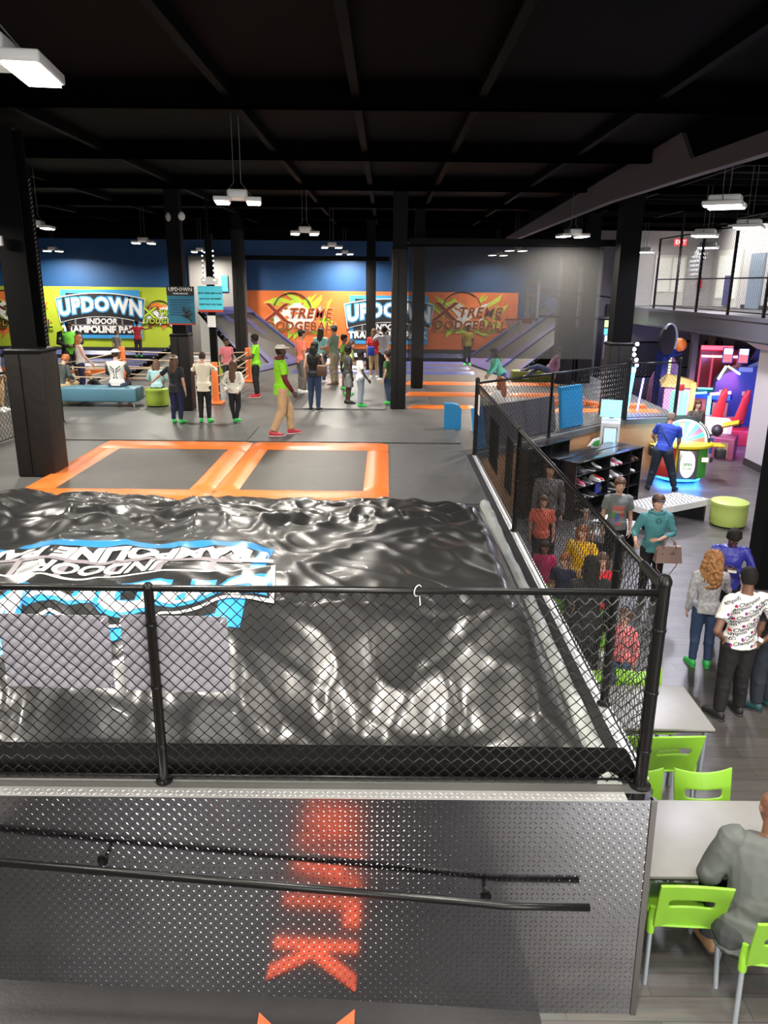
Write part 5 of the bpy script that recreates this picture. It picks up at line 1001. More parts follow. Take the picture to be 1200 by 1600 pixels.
        if st in ('long','verylong','curly'):
            L={'long':.15,'verylong':.24,'curly':.2}[st]; wd=1.5 if st=='curly' else 1
            pts=[HP(0,-.035,.03),HP(0,-.05,-.03)]+[hc+HRt@Vector((0,-.05,-.03))*hr-spine*L*f*S-fwd*.012*S*f for f in (.4,.7,1)]
            ws=(.036,.048*wd,.055*wd,.056*wd,.03*wd)
            m.loft([(p,HV(w_,0,0),HV(0,.022*(1.6 if st=='curly' else 1),0),14) for p,w_ in zip(pts,ws)])
            for sx in (-1,1): m.tube([HP(sx*.038,.0,.03),HP(sx*.048,-.004,-.01),HP(sx*.048,-.016,-.06),HP(sx*.04,-.03,-.1)],[.012*hr,.016*hr*wd,.018*hr*wd,.012*hr],8)
            if st=='curly': m.sphere(HP(0,-.012,.012),.07*hr,.07*hr,.066*hr)
        if st=='bun': m.sphere(HP(0,-.035,.06),.022*hr,n=10,m=8)
        if st=='pony': m.tube([HP(0,-.05,.03),HP(0,-.085,.01),HP(0,-.085,-.05),HP(0,-.075,-.1)],[.014*hr,.02*hr,.024*hr,.008*hr],10)
        cl('hair',m,hcol,.008 if st!='buzz' else .007,2,.02 if st=='curly' else .0035 if st!='buzz' else .0008,26 if st=='curly' else 22,strand=st!='curly')
    if cap:
        m=MB(); kk=1.2
        back=-1 if len(cap)>1 and cap[1]=='back' else 1
        m.loft([(HP(0,-.003,.027),HV(.047*kk,0,0),HV(0,.054*kk,0),18),(HP(0,-.003,.035),HV(.046*kk,0,0),HV(0,.053*kk,0),18),(HP(0,-.004,.055),HV(.038*kk,0,0),HV(0,.045*kk,0),18),(HP(0,-.004,.068),HV(.022*kk,0,0),HV(0,.027*kk,0),18),(HP(0,-.004,.072),HV(.005,0,0),HV(0,.005,0),18)])
        part(m,'cap',cap[0],t,'all')
        part(MB().loft([(HP(0,back*.045,.036),HV(.042,0,0),HV(0,0,.004),12),(HP(0,back*.075,.037),HV(.038,0,0),HV(0,0,.004),12),(HP(0,back*.094,.035),HV(.022,0,0),HV(0,0,.003),12)]),'cap_brim',cap[0],t,'all')
    if near or P.get('face'):
        for sx in (-1,1):
            e=part(MB().sphere(HP(sx*.0155,.0435,.004),.0075*hr,.006*hr,.0048*hr,n=10,m=8),'eye',EYEW,t,'all'); part(MB().sphere(HP(sx*.0155,.0485,.004),.0036*hr,.003*hr,.0036*hr,n=8,m=6),'iris',EYEB,e,'all')
            part(MB().tube([HP(sx*.007,.052,.017),HP(sx*.016,.0505,.0205),HP(sx*.025,.044,.017)],.0021*hr,6),'eyebrow',hair[0] if hair else HR['dark'],t,'all')
        part(MB().loft([(HP(-.012,.049,-.033),HV(0,0,.001),HV(0,.002,0),6),(HP(0,.0545,-.0325),HV(0,0,.0035),HV(0,.003,0),6),(HP(.012,.049,-.033),HV(0,0,.001),HV(0,.002,0),6)]),'mouth',mat('lips_rose',(.4,.13,.11),.45),t,'all')
    t_info=dict(t=t,shirt=shirt,S=S,arms=arms,legs=legs,hc=hc,N=N,H=H,HP=HP)
    return t_info
def project_print(info,m2,mt,nm,back=False,y=.6,lab=None,off=.003):
    "wrap a flat print (x,z in local metres) on the shirt front or back"
    bv=BVHTree.FromPolygons([v.co for v in info['shirt'].data.vertices],[tuple(p.vertices) for p in info['shirt'].data.polygons])
    bm=bmesh.new(); vs=[bm.verts.new(v) for v in m2.v]
    for f in m2.f:
        try: bm.faces.new([vs[i] for i in f])
        except ValueError: pass
    xs=[v[0] for v in m2.v]; zs=[v[2] for v in m2.v]
    k=min(xs)
    while k<max(xs): k+=.03; bmesh.ops.bisect_plane(bm,geom=bm.verts[:]+bm.edges[:]+bm.faces[:],plane_co=(k,0,0),plane_no=(1,0,0))
    k=min(zs)
    while k<max(zs): k+=.03; bmesh.ops.bisect_plane(bm,geom=bm.verts[:]+bm.edges[:]+bm.faces[:],plane_co=(0,0,k),plane_no=(0,0,1))
    sg=-1 if back else 1; dead=[]
    for v in bm.verts:
        hit=bv.ray_cast(Vector((v.co.x,sg*1.0,v.co.z)),Vector((0,-sg,0)))
        if hit[0] is None: dead.append(v)
        else: v.co=hit[0]+hit[1]*off
    bmesh.ops.delete(bm,geom=dead,context='VERTS')
    for f in list(bm.faces):
        if f.calc_area()<1e-9: bm.faces.remove(f)
    me=D.meshes.new(nm); bm.to_mesh(me); bm.free(); o=link(nm,me,mt,info['t'],'all'); o['_local']=True
    if lab: o['label']=lab
    return o
C=lambda r,g,b,rg=.75:cm(r,g,b,rg,bump=.08,bscale=120)
white=C(225,225,220); black=C(20,20,22); jeans=C(48,66,98); grey=C(120,122,122); dgrey=C(55,58,60); khaki=C(178,150,112); teal=C(75,140,145); lime=C(130,205,30); navy=C(28,34,70); green_s=C(60,200,90); red_s=C(190,30,40); salmon=C(240,125,100); sage=C(110,130,110); yellow=C(235,180,20); pinkc=C(225,50,120); royal=C(35,65,170)
WS=(wh,wh); BS=(bk,bk); GS=(green_s,None)
FAC=PI; AWAY=0; RIGHT=-PI/2; LEFT=PI/2
# --- arcade side, nearest first
# man in the print shirt, hands on hips, back to the viewer
p=person('person in white logo-print t-shirt and black trousers, back turned, hands on hips',(3.78,7.42,0),1.74,rad(8),(white,.42,.03),(black,1,.012),BS,(HR['black'],'buzz'),'brown',
 dict(lel=(-.205,-.07,.63),lwr=(-.115,.0,.545),rel=(.205,-.07,.63),rwr=(.115,-.035,.52),lhd=(.7,-.35,-.45),rhd=(-.75,-.3,-.1),lup=(-.3,-1,0),rup=(.3,-1,.1),lan=(-.075,-.01,.048),ran=(.085,.03,.048),head=(-.35,-.15)),near=True,ssize=.008,hs=1.0)
S_=1.74; m=MB(); m2=MB(); m3=MB()
for r_ in range(7):
    for c_ in range(3):
        cx=-.2+.2*c_+(.1 if r_%2 else 0)-.03; cz=(.55+.042*r_)*S_; 
        fn=lambda c,cx=cx,cz=cz: Vector((-(-(cx+c.x*.94-c.y*.3)) ,0,cz+c.y*.94+c.x*.34))
        me=text_me('Champion',.056,bold=.001,shear=.35,extrude=0,res=2); m.add([fn(v.co) for v in me.vertices],[tuple(q.vertices) for q in me.polygons])
        ox=cx-.125; oz=cz-.045
        m2.add([(ox+.018*cos(a),0,oz+.018*sin(a)) for a in [PI/2+i*PI/6 for i in range(7)]],[tuple(range(7))]); m3.add([(ox+.018*cos(a),0,oz+.018*sin(a)) for a in [-PI/2+i*PI/6 for i in range(7)]],[tuple(range(7))])
project_print(p,m,mat('print_navy2',(.02,.02,.06),.6),'lettering',True); project_print(p,m2,mat('print_navy_blue',(.03,.03,.3),.6),'logo_print',True); project_print(p,m3,mat('print_red',(.6,.03,.05),.6),'logo_print',True)
part(MB().tube([p['arms'][1][2]+Vector((-.02,0,.02)),p['arms'][1][2]+Vector((.0,0,.055))],.036,12),'wristband',white,p['t'],True)
person('person in plain black t-shirt and black trousers beside the logo-print shirt',(4.22,7.62,0),1.62,rad(25),(black,.45,.04),(mat('ink_trousers',(.015,.02,.03),.8),1,.014),(mat('dark_teal_shoe',(.02,.07,.08),.5),bk),(HR['black'],'buzz'),'brown',dict(head=(.2,-.2)),near=True,b=1.08,belly=.01)
person('person in orange shirt standing cut off at the right edge',(4.75,7.9,0),1.55,rad(60),(C(235,95,30),.42,.04),(navy,1),(bl,wh),(HR['dark'],'fringe'),'light',near=True)
person('woman with long curly golden hair, plaid shirt, jeans and green slippers',(3.92,8.6,0),1.5,rad(-10),(mat('plaid_shirt',(.42,.42,.44),.8,noise_amt=.35,nscale=25),1,.05),(jeans,1),(mat('slipper_green',(.05,.5,.12),.5),mat('slipper_sole',(.05,.45,.1),.5)),(HR['gold'],'curly'),'light',dict(head=(-.4,-.2),rel=(.16,.06,.66),rwr=(.09,.16,.68)),near=True)
p=person('person in royal blue zip jacket facing the curly-haired woman, looking down at hands',(4.42,9.25,0),1.64,rad(160),(mat('jacket_blue',(.035,.04,.32),.35),1,.05,'jacket'),(black,1),BS,(HR['black'],'mop'),'dark',dict(head=(.1,-.55),rel=(.17,.06,.66),rwr=(.06,.2,.69),rhd=(-.8,.5,.1),lel=(-.17,.06,.66),lwr=(-.04,.2,.69),lhd=(.8,.5,.1),neck=(0,.02,.83),face=1),near=True)
w0=p['arms'][1][2]; part(MB().box(w0.x-.16,w0.x-.06,w0.y+.03,w0.y+.1,w0.z-.0,w0.z+.02,bev=.005),'held_paper',white,p['t'],True)
# mother
p=person('woman in teal cowl sweatshirt and black cap with a taupe handbag on her forearm',(3.93,10.6,0),1.66,rad(178),(teal,.8,.05,'sweatshirt'),(black,1),BS,(HR['brown'],'pony'),'light',dict(head=(-.05,-.05),rel=(.165,-.02,.66),rwr=(.19,.10,.60),lel=(-.15,.02,.655),lwr=(.0,.15,.635),lhd=(.9,.3,.05),lup=(0,.3,1),face=1),near=True,b=1.02,cap=(mat('cap_black',(.012,.012,.013),.6),))
t=p['t']; S_=1.66
part(MB().tube([(.052*S_*cos(a)*1.25,.01+.05*S_*sin(a),.845*S_+.008*sin(a*3)) for a in [i*PI/9 for i in range(18)]],.021,8,closed=True),'cowl_collar',teal,t,'all')
for sx in (-1,1): part(MB().tube([(sx*.01,.11,.80*S_),(sx*.035,.125,.775*S_),(sx*.01,.13,.755*S_)],.006,6),'drawstring',C(40,95,100),t,'all')
m=MB(); text_add(m,'~',.05,lambda c:Vector((-c.x,.0-c.z,c.y)),bold=.004)

a1=p['arms'][-1]; c=a1[1].lerp(a1[2],.45)
hb=loc('handbag','taupe leather handbag hanging from the forearm of the woman in teal','handbag',0,0,0,0)
w_=Matrix.Rotation(rad(178),3,'Z')@c+Vector((3.93,10.6,0)); hb.location=(w_.x+.02,w_.y-.06,w_.z-.37)
TP=mat('taupe_leather',(.30,.2,.17),.42,bump=.1,bscale=60)
part(MB().add([(-.19,-.07,0),(.19,-.07,0),(.19,.07,0),(-.19,.07,0),(-.165,-.035,.24),(.165,-.035,.24),(.165,.035,.24),(-.165,.035,.24)],[(0,3,2,1),(4,5,6,7),(0,1,5,4),(1,2,6,5),(2,3,7,6),(3,0,4,7)]),'bag_body',TP,hb)
for sy in (-1,1): part(MB().tube([(-.09,sy*.035,.2),(-.075,sy*.03,.3),(0,sy*.02,.37),(.075,sy*.03,.3),(.09,sy*.035,.2)],.009,8),'handle',TP,hb,'all')
part(MB().box(.0,.05,-.075,-.068,.14,.155).box(.045,.055,-.075,-.068,.14,.19).box(-.12,-.09,-.075,-.068,.14,.15),'clasp',CHROME,hb); part(MB().tube([(-.17,0,.22),(-.15,-.02,-.1),(-.02,-.05,-.26),(.13,-.02,-.05),(.17,0,.22)],.008,6),'shoulder_strap',TP,hb,'all')
# boy
p=person('boy in grey printed t-shirt and black trousers standing before the shoe rack',(3.72,11.75,0),1.6,rad(170),(C(118,124,122),.44,.05),(black,1,.01),BS,(HR['brown'],'fringe'),'light',dict(head=(.12,-.0),face=1),near=True,hs=1.08,b=.97,ssize=.01)
S_=1.6
for nm,col,shp in (('title_print',(.6,.16,.13),[(-.09,.735),(.09,.735),(.09,.775),(-.09,.775)]),('figure_print',(.12,.4,.1),[(-.11,.66),(-.05,.65),(-.04,.71),(-.08,.72)]),('figure_print',(.55,.1,.08),[(.03,.66),(.09,.65),(.09,.72),(.05,.73)]),('figure_print',(.1,.2,.45),[(-.03,.61),(.02,.61),(.02,.70),(-.03,.70)]),('figure_print',(.6,.35,.25),[(-.09,.73),(.09,.73),(.07,.70),(-.08,.705)]),('figure_print',(.45,.12,.1),[(-.03,.575),(.06,.575),(.05,.61),(-.02,.61)]),('figure_print',(.3,.3,.28),[(.02,.61),(.1,.63),(.08,.66),(.03,.68)]),('figure_print',(.25,.2,.35),[(-.1,.6),(-.04,.58),(-.04,.65),(-.08,.66)])):
    m=MB(); m.add([(-a*1.0,0,(z-.04)*S_) for a,z in shp],[tuple(range(len(shp)))]); project_print(p,m,mat('shirt_print_%d'%(int(sum(col)*1000)),col,.7),nm,False)
m=MB(); text_add(m,'HEROES',.05,lambda c:Vector((-c.x,0,.718*S_+c.y)),extrude=0,bold=.001) if False else None
# man in blue at the wheel game
p=person('man in royal blue polo and dark jeans bending at the prize wheel game, back turned',(6.32,17.1,0),1.84,rad(-24),(royal,.45,.04,'polo_shirt'),(C(38,46,60),1,.012),(mat('shoe_navy',(.02,.025,.04),.5),bk),(HR['grey'],'buzz'),'tan',dict(neck=(.03,.1,.815),hip=(0,-.03,.52),head=(-.1,-.45),lel=(-.15,.13,.66),lwr=(-.13,.26,.58),rel=(.16,.13,.63),rwr=(.15,.24,.54),lan=(-.13,-.02,.048),lkn=(-.09,.0,.285),ran=(.17,.05,.048),rkn=(.11,.04,.285)),near=True,b=1.12)
part(MB().tube([p['arms'][-1][0]+Vector((.03,-.075,.02)),Vector((.0,-.135,1.3)),Vector((.12,-.135,1.1)),Vector((.19,-.06,.98))],.012,6),'sling_strap',black,p['t'],'all')
person('woman with long brown hair in camouflage jacket standing in the games aisle',(8.15,20.0,0),1.68,rad(185),(mat('camo_jacket',(.09,.07,.06),.7,noise_amt=.6,nscale=14),1,.06,'jacket'),(jeans,1),BS,(HR['brown'],'verylong'),'light',dict(rel=(.16,.02,.66),rwr=(.1,.14,.63),face=1))
person('bald person in white shirt far behind the neon game area',(10.0,27.6,0),1.75,rad(150),(white,.45,.04),(black,1),BS,None,'brown',dict(face=1))
person('person with black hair in pink shirt beside the tower game',(9.4,24.6,0),1.62,rad(30),(C(225,130,150),.45,.04),(black,1),BS,(HR['black'],'long'),'brown')
# seated man, lower right
p=person('bald man in grey shirt seated at the nearer table, cut off by the right edge',(2.42,3.99,0),1.8,rad(-8),(C(88,92,90),.8,.10),(dgrey,1,.012),(mat('sandal_tan',(.35,.2,.1),.6),bk),None,'brown',dict(hip=(0,-.0,.275),neck=(.05,.12,.60),head=(0,-.25),lkn=(-.08,.24,.29),lan=(-.08,.2,.048),rkn=(.08,.24,.29),ran=(.08,.2,.048),lel=(-.15,.1,.43),lwr=(-.03,.22,.45),rel=(.2,.1,.43),rwr=(.1,.22,.45)),near=True,b=1.25,belly=.03,ssize=.012)
# people seen through the side fence
person('child in yellow shirt seated at the fence, seen through the mesh',(2.68,9.85,0),1.42,rad(150),(yellow,.45,.04),(khaki,1),WS,(HR['auburn'],'long'),'light',dict(lel=(-.18,.08,.68),lwr=(-.1,.2,.62)),near=True)
person('child in red shirt with a lime bag strap seen through the side fence',(2.68,8.85,0),1.38,rad(170),(C(215,25,45),.45,.04),(lime,1),WS,(HR['brown'],'long'),'light',near=True)
person('small child in navy top and lime shorts seen through the side fence',(2.35,9.4,0),1.15,rad(150),(navy,.45,.04),(lime,.9),WS,(HR['auburn'],'fringe'),'light',near=True,hs=1.12)
person('little girl in hot pink top standing close to the side fence',(2.22,10.0,0),1.12,rad(170),(pinkc,.45,.05),(lime,1),WS,(HR['dark'],'long'),'tan',near=True,hs=1.12)
person('child in green and denim with pink jacket near the far cafe table',(2.62,7.65,0),1.15,rad(140),(C(225,120,125),1,.04,'jacket'),(C(80,110,140),1),(green_s,wh),(HR['brown'],'fringe'),'light',near=True,hs=1.1)
person('child in coral top standing far down beside the side fence',(2.5,11.6,0),1.35,rad(170),(C(230,110,85),.45,.04),(dgrey,1),WS,(HR['brown'],'long'),'light')
person('adult in white and black clothes behind the coral-top child',(2.75,12.4,0),1.7,rad(165),(mat('speckle_shirt',(.1,.1,.1),.8,noise_amt=.8,nscale=30),1,.04),(black,1),WS,(HR['black'],'long'),'tan')
person('person in long black coat with back turned behind the side fence, very close',(2.32,8.05,0),1.62,rad(0),(black,1,.28,'coat'),(black,1,.02),BS,(HR['black'],'verylong'),'dark',near=True,b=1.05)
person('blond child sitting behind the near white bench, only the head showing',(3.3,12.0,0),1.0,rad(150),(grey,.45,.04),(jeans,1),WS,(HR['grey'],'fringe'),'light',hs=1.15)
# --- deck: people
z=1.5
MRN=C(95,18,35)
p=person('employee in lime shirt over maroon sleeves, khaki trousers and pale cap, walking right',(-2.08,15.45,z+.02),1.82,rad(-72),(lime,.45,.09),(khaki,1,.016),(mat('shoe_red2',(.45,.03,.05),.5),wh),(HR['black'],'buzz'),'dark',dict(lkn=(-.05,.09,.29),lan=(-.06,.11,.048),rkn=(.05,-.01,.28),ran=(.06,-.12,.052),face=1,lel=(-.13,-.02,.63),rel=(.13,.02,.63),rwr=(.13,.1,.50)),near=True,cap=(C(215,205,190),),ssize=.012)
for sd in (-1,1): a=p['arms'][sd]; part(MB().tube([lerp(a[0],a[1],.55),a[1],a[2]],[.058,.05,.036],12),'long_sleeve',MRN,p['t'],'all')
part(MB().tube([(.07*cos(a),-.02+.075*sin(a),1.55) for a in [i*PI/8 for i in range(16)]],.03,8,closed=True),'hood_scarf',MRN,p['t'],'all')
p=person('woman in black sleeveless top and blue jeans with a brown shoulder bag, holding a phone',(-1.72,18.75,z),1.66,rad(-12),(black,0,.03,'tank_top'),(jeans,1),(bk,wh),(HR['black'],'long'),'light',dict(rel=(.15,.03,.66),rwr=(.15,.14,.66),head=(-.3,-.2)))
part(MB().box(.24,.31,.3,.31,1.1,1.24,bev=.004),'phone',white,p['t'],True)
part(MB().box(.1,.34,-.14,-.02,.86,1.12,bev=.03).tube([(.14,-.09,1.1),(.17,-.1,1.36),(.24,-.08,1.38),(.3,-.07,1.1)],.012,6),'shoulder_bag',mat('bag_brown',(.12,.06,.035),.5),p['t'],True)
person('man in salmon t-shirt, grey trousers and black cap talking on the deck',(-2.35,21.9,z),1.76,rad(-60),(salmon,.45,.05),(C(105,98,95),1,.014),(wh,wh),(HR['black'],'buzz'),'tan',dict(lel=(-.15,-.02,.64),lwr=(-.12,.06,.5)),b=1.12,cap=(mat('cap_black',(.012,.012,.013),.6),))
person('bearded man in sage green t-shirt, camouflage trousers and grey cap',(-1.55,23.6,z),1.8,rad(70),(sage,.45,.05),(mat('camo_trousers',(.28,.23,.15),.8,noise_amt=.4,nscale=12),1,.016),(br,wh),(HR['dark'],'fringe'),'tan',dict(lel=(-.15,.05,.66),lwr=(-.1,.17,.63),rel=(.15,.05,.66),rwr=(.06,.17,.62)),b=1.12,cap=(grey,))
p=person('person in pale teal shirt between the two capped men, carrying a tan bag',(-2.0,24.2,z),1.68,rad(-20),(C(140,200,200),.45,.04),(jeans,1),WS,(HR['dark'],'long'),'tan'); part(MB().box(.1,.32,.08,.18,.85,1.2,bev=.03),'tan_bag',C(190,140,60),p['t'],True)
person('boy in white t-shirt, pale jeans and green socks standing in line, facing right',(-.62,19.35,z+.03),1.36,rad(-80),(white,.42,.06),(C(135,145,155),1,.012),GS,(HR['black'],'buzz'),'dark',dict(rel=(.15,.03,.62),rwr=(.14,.12,.5)),hs=1.12)
person('boy in charcoal t-shirt, grey shorts and black shoes standing behind the white-shirt boy',(-.95,19.8,z+.03),1.45,rad(-70),(dgrey,.42,.05),(grey,.95,.012),BS,(HR['black'],'fringe'),'dark',hs=1.08,cap=(black,))
person('girl in pale lime shirt and dark shorts leaning in line behind the boys',(-1.05,21.3,z+.03),1.5,rad(-95),(C(205,235,140),.42,.06),(black,.7,.01),GS,(HR['brown'],'pony'),'light',dict(neck=(0,.07,.82),lel=(-.14,.1,.62),lwr=(-.08,.2,.56),rel=(.14,.1,.62),rwr=(.08,.2,.56)),hs=1.06)
person('girl with dark bun in olive green shirt at the back of the line',(-1.2,22.6,z+.03),1.55,rad(-100),(C(110,150,50),.42,.05),(black,.8,.01),GS,(HR['black'],'bun'),'brown',hs=1.06)
person('person in light grey long-sleeved shirt and black trousers, arms raised to face',(-.05,24.9,z),1.72,rad(25),(C(165,165,170),.85,.04),(black,1),(wh,wh),(HR['black'],'buzz'),'brown',dict(lel=(-.17,.06,.76),lwr=(-.07,.1,.87),rel=(.17,.08,.74),rwr=(.07,.13,.85)),b=1.05)
p=person('person in red top with a blue bag beside the slim padded column',(-.38,25.6,z),1.6,rad(0),(C(200,45,45),.45,.04),(khaki,1),WS,(HR['brown'],'long'),'light'); part(MB().box(-.2,.02,-.26,-.16,.75,1.05,bev=.04),'blue_bag',royal,p['t'],True)
person('child in green top, dark jeans and green socks half behind the middle column',(.05,19.9,z),1.35,rad(70),(C(60,95,50),.42,.06),(jeans,1),GS,(HR['dark'],'fringe'),'light',dict(lkn=(-.06,-.03,.29),lan=(-.06,-.1,.06)),hs=1.1)
person('young man in lime t-shirt, black track trousers and red shoes beside the rope post',(-3.5,21.0,z),1.68,rad(95),(lime,.45,.05),(black,1,.01),(red_s,wh),(HR['black'],'fringe'),'dark',dict(lel=(-.14,.04,.65),lwr=(-.12,.17,.62),rel=(.14,.04,.65),rwr=(.12,.17,.62),face=1))
person('child in pink t-shirt looking back behind the rope ring',(-4.6,22.6,z),1.45,rad(215),(C(235,130,140),.42,.05),(dgrey,1),WS,(HR['black'],'buzz'),'brown',dict(face=1),hs=1.08)
person('girl with long brown hair in white top and black leggings, hand behind her back',(-3.32,16.95,z+.0),1.36,rad(-12),(C(225,222,210),1,.04),(black,1,.002),GS,(HR['brown'],'verylong'),'light',dict(lel=(-.17,-.05,.66),lwr=(-.05,-.07,.57),rel=(.17,-.05,.66),rwr=(.12,-.07,.54),lan=(-.03,.03,.05),ran=(.03,-.03,.07)),hs=1.1)
person('woman in cream hoodie and black leggings, back turned, hands on her neck',(-4.0,17.0,z),1.55,rad(0),(C(235,228,205),1,.10,'hoodie'),(black,1,.003),GS,(HR['dark'],'buzz'),'light',dict(lel=(-.16,.08,.74),lwr=(-.06,.02,.83),rel=(.16,.08,.74),rwr=(.06,.02,.83),head=(0,-.25)))
person('girl in black t-shirt, navy leggings and a backward cap, left arm stretched out',(-4.58,16.85,z),1.48,rad(-10),(C(32,36,42),.45,.09),(navy,1,.004),GS,(HR['brown'],'long'),'light',dict(lel=(-.27,.02,.68),lwr=(-.38,.05,.6),rwr=(.15,.0,.48)),hs=1.05,cap=(C(190,185,180),'back'))
seat=dict(hip=(0,0,.275),neck=(0,.03,.59),lkn=(-.07,.24,.28),lan=(-.07,.25,.05),rkn=(.07,.24,.28),ran=(.07,.25,.05),lel=(-.15,.08,.42),lwr=(-.08,.2,.36),rel=(.15,.08,.42),rwr=(.08,.2,.36))
p=person('man in white vest-print shirt with grey sleeves and white cap seated on the blue bench',(-6.72,19.35,z+.02),1.82,rad(0),(C(215,215,212),.0,.03),(C(50,60,80),1,.01),(gr,wh),(HR['dark'],'buzz'),'light',seat,cap=(white,),b=1.12)
for sd in (-1,1): a=p['arms'][sd]; part(MB().tube([a[0],a[1],a[2]],[.06,.052,.04],12),'grey_sleeve',dgrey,p['t'],'all')
S_=1.82; m=MB()
for sx in (-1,1): m.box(*sorted((sx*.02,sx*.035)),-.001,0,.36*S_,.47*S_); m.prism([(sx*.02,.47*S_),(sx*.13,.52*S_),(sx*.13,.535*S_),(sx*.02,.49*S_)],(0,0,0),(1,0,0),(0,0,1),(0,.001,0)); m.prism([(sx*.03,.44*S_),(sx*.14,.49*S_),(sx*.14,.5*S_),(sx*.03,.455*S_)],(0,0,0),(1,0,0),(0,0,1),(0,.001,0)); m.box(*sorted((sx*.035,sx*.06)),-.001,0,.36*S_,.375*S_)
project_print(p,m,DK,'back_print',True)
person('girl in pale aqua and white top seated on the lime ottoman at the bench end',(-5.72,19.3,z),1.45,rad(5),(C(165,205,210),.7,.03),(jeans,1),(wh,bk),(HR['brown'],'long'),'light',dict(seat,hip=(0,0,.33),neck=(0,.06,.62),head=(0,-.5),lel=(-.15,.1,.46),rel=(.15,.1,.46)),hs=1.08)
person('ginger-haired person in dark grey hoodie slumped on the left end of the blue bench',(-8.2,19.4,z+.02),1.68,rad(-30),(C(66,74,72),1,.03,'hoodie'),(khaki,1,.01),(br,wh),(HR['ginger'],'mop'),'light',dict(seat,neck=(0,.1,.57),head=(0,-.6)),b=1.1)
person('child with orange hair in black top crouching behind the blue bench',(-7.35,19.95,z),1.35,rad(90),(black,1,.03),(jeans,1),WS,(HR['ginger'],'mop'),'light',dict(seat,hip=(0,0,.24),neck=(0,.16,.42),head=(0,-.5)),hs=1.1)
person('girl with long red hair in white tank top and navy trousers walking behind the bench',(-8.35,21.3,z),1.6,rad(-60),(C(215,205,200),0,.02,'tank_top'),(navy,1,.006),WS,(HR['ginger'],'long'),'light',dict(rel=(.16,.05,.65),rwr=(.16,.14,.54),face=1))
p=person('broad man in black jacket and lime green shirt standing before the lime banner',(-9.5,23.6,z),1.84,rad(200),(mat('vest_lime',(.16,.6,.04),.7),.42,.06),(black,.95,.02),BS,(HR['black'],'buzz'),'dark',dict(rel=(.17,.02,.66),rwr=(.05,.15,.62),lel=(-.17,.02,.66),lwr=(-.05,.15,.62)),b=1.3,belly=.02,cap=(black,))
for sd in (-1,1): a=p['arms'][sd]; part(MB().tube([a[0]-Vector((sd*.05,0,0)),a[0],a[1],a[2]],[.1,.1,.08,.05],12).loft([(Vector((sd*.18,0,.55*1.84)),(.07,0,0),(0,.13,0)),(Vector((sd*.19,0,.78*1.84)),(.07,0,0),(0,.12,0))]),'jacket_side',black,p['t'],'all')
person('woman in white long-sleeved top and grey cap with tan waist bag',(-9.75,22.2,z),1.66,rad(-70),(C(215,215,215),1,.05),(khaki,1,.008),WS,(HR['dark'],'pony'),'tan',dict(rel=(.15,.05,.64),rwr=(.13,.15,.58)),b=1.08,cap=(grey,))
person('man in grey t-shirt and dark cap behind the woman in white at the left',(-10.6,23.4,z),1.75,rad(-150),(C(140,140,130),.45,.04),(C(120,120,120),1),WS,(HR['dark'],'buzz'),'tan',cap=(dgrey,),b=1.05)
person('person in grey shirt standing at the far left edge behind the column',(-9.15,18.2,z),1.7,rad(-90),(C(150,152,150),.45,.05),(khaki,1),WS,(HR['black'],'buzz'),'tan',b=1.05)
person('small child in red shirt jumping on the far left trampolines',(-9.0,28.5,z+.35),1.3,rad(20),(C(205,50,60),.45,.05),(C(60,40,60),1),GS,(HR['black'],'buzz'),'brown',dict(lel=(-.2,.0,.74),lwr=(-.3,.03,.72),rel=(.22,.0,.76),rwr=(.34,.03,.78)),hs=1.12)
person('small child in grey shirt bouncing left of the red-shirt child',(-9.35,27.3,z+.1),1.25,rad(-20),(C(130,130,120),.45,.05),(black,1),GS,(HR['brown'],'buzz'),'light',hs=1.12)
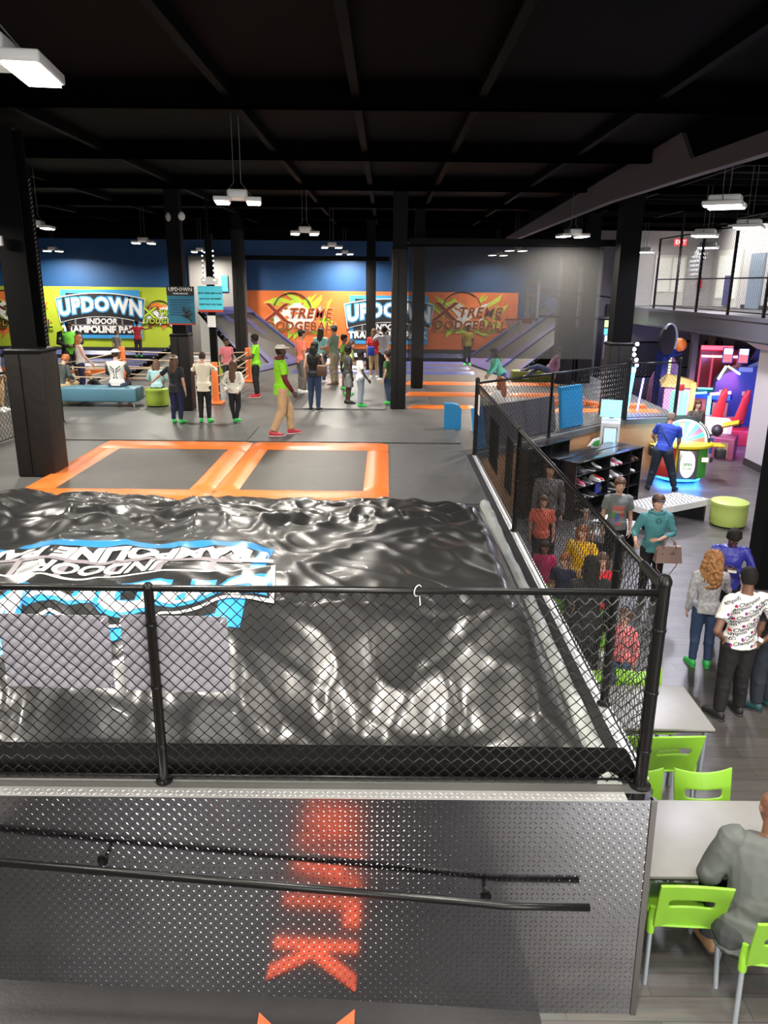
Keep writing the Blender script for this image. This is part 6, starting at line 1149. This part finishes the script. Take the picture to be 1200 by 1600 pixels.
person('child in yellow shirt jumping in the right court below the XTREME print',(2.95,28.2,z+.2),1.4,rad(180),(C(190,170,60),.45,.06),(black,1),GS,(HR['black'],'buzz'),'brown',hs=1.1)
person('girl in mint green top leaning forward in the right court',(3.05,20.4,z),1.5,rad(100),(C(120,215,190),.95,.04),(C(60,90,120),1),GS,(HR['brown'],'long'),'light',dict(neck=(0,.14,.78),lel=(-.13,.16,.62),lwr=(-.12,.26,.5),rel=(.13,.14,.62),rwr=(.12,.22,.48)),hs=1.06)
person('woman with auburn hair in white top and black jacket sitting inside the diagonal fence',(2.4,15.75,z),1.6,rad(40),(C(215,212,205),.6,.03),(C(50,90,150),1),WS,(HR['auburn'],'long'),'light',dict(seat,hip=(0,0,.22),lan=(-.07,.3,.05),ran=(.07,.3,.05)))
person('person in mauve top and dark jeans reclining against the black pillar in the right court',(5.1,24.2,z),1.65,rad(80),(C(130,90,110),.9,.03),(C(60,70,100),1),(bk,wh),(HR['dark'],'fringe'),'tan',dict(hip=(0,0,.3),neck=(0,-.16,.56),lkn=(-.07,.22,.36),lan=(-.07,.42,.3),rkn=(.07,.22,.3),ran=(.07,.42,.15)))
# balls and loose items
tag(MB().sphere((-.66,21.3,2.36),.12,n=18,m=12).build('dodge_ball',mat('ball_orange',(.65,.18,.06),.5),None,True),'orange ball held in front of the girl in pale lime','ball')
tag(MB().sphere((1.0,23.9,1.75),.16,n=18,m=12).build('dodge_ball',mat('ball_tan',(.35,.2,.05),.5),None,True),'tan ball lying in the right court beside the dark padded column','ball')
t=thing('privacy_panel','pair of narrow black panels tied to the far part of the long side fence','panel',(1.67,11,2.2))
part(MB().box(1.672,1.685,11.15,12.1,1.78,2.52),'panel',mat('panel_black',(.006,.006,.006),.7,spec=.1),t); part(MB().box(1.672,1.685,9.86,10.36,1.8,2.53),'panel',mat('panel_black',(.006,.006,.006),.7,spec=.1),t)
tag(MB().box(1.625,1.632,13.2,13.4,2.33,2.67).build('fence_tag',WHITEP),'narrow white tag hanging on the far end of the long side fence','tag')
for o in D.objects:
    if '_local' in o: del o['_local']
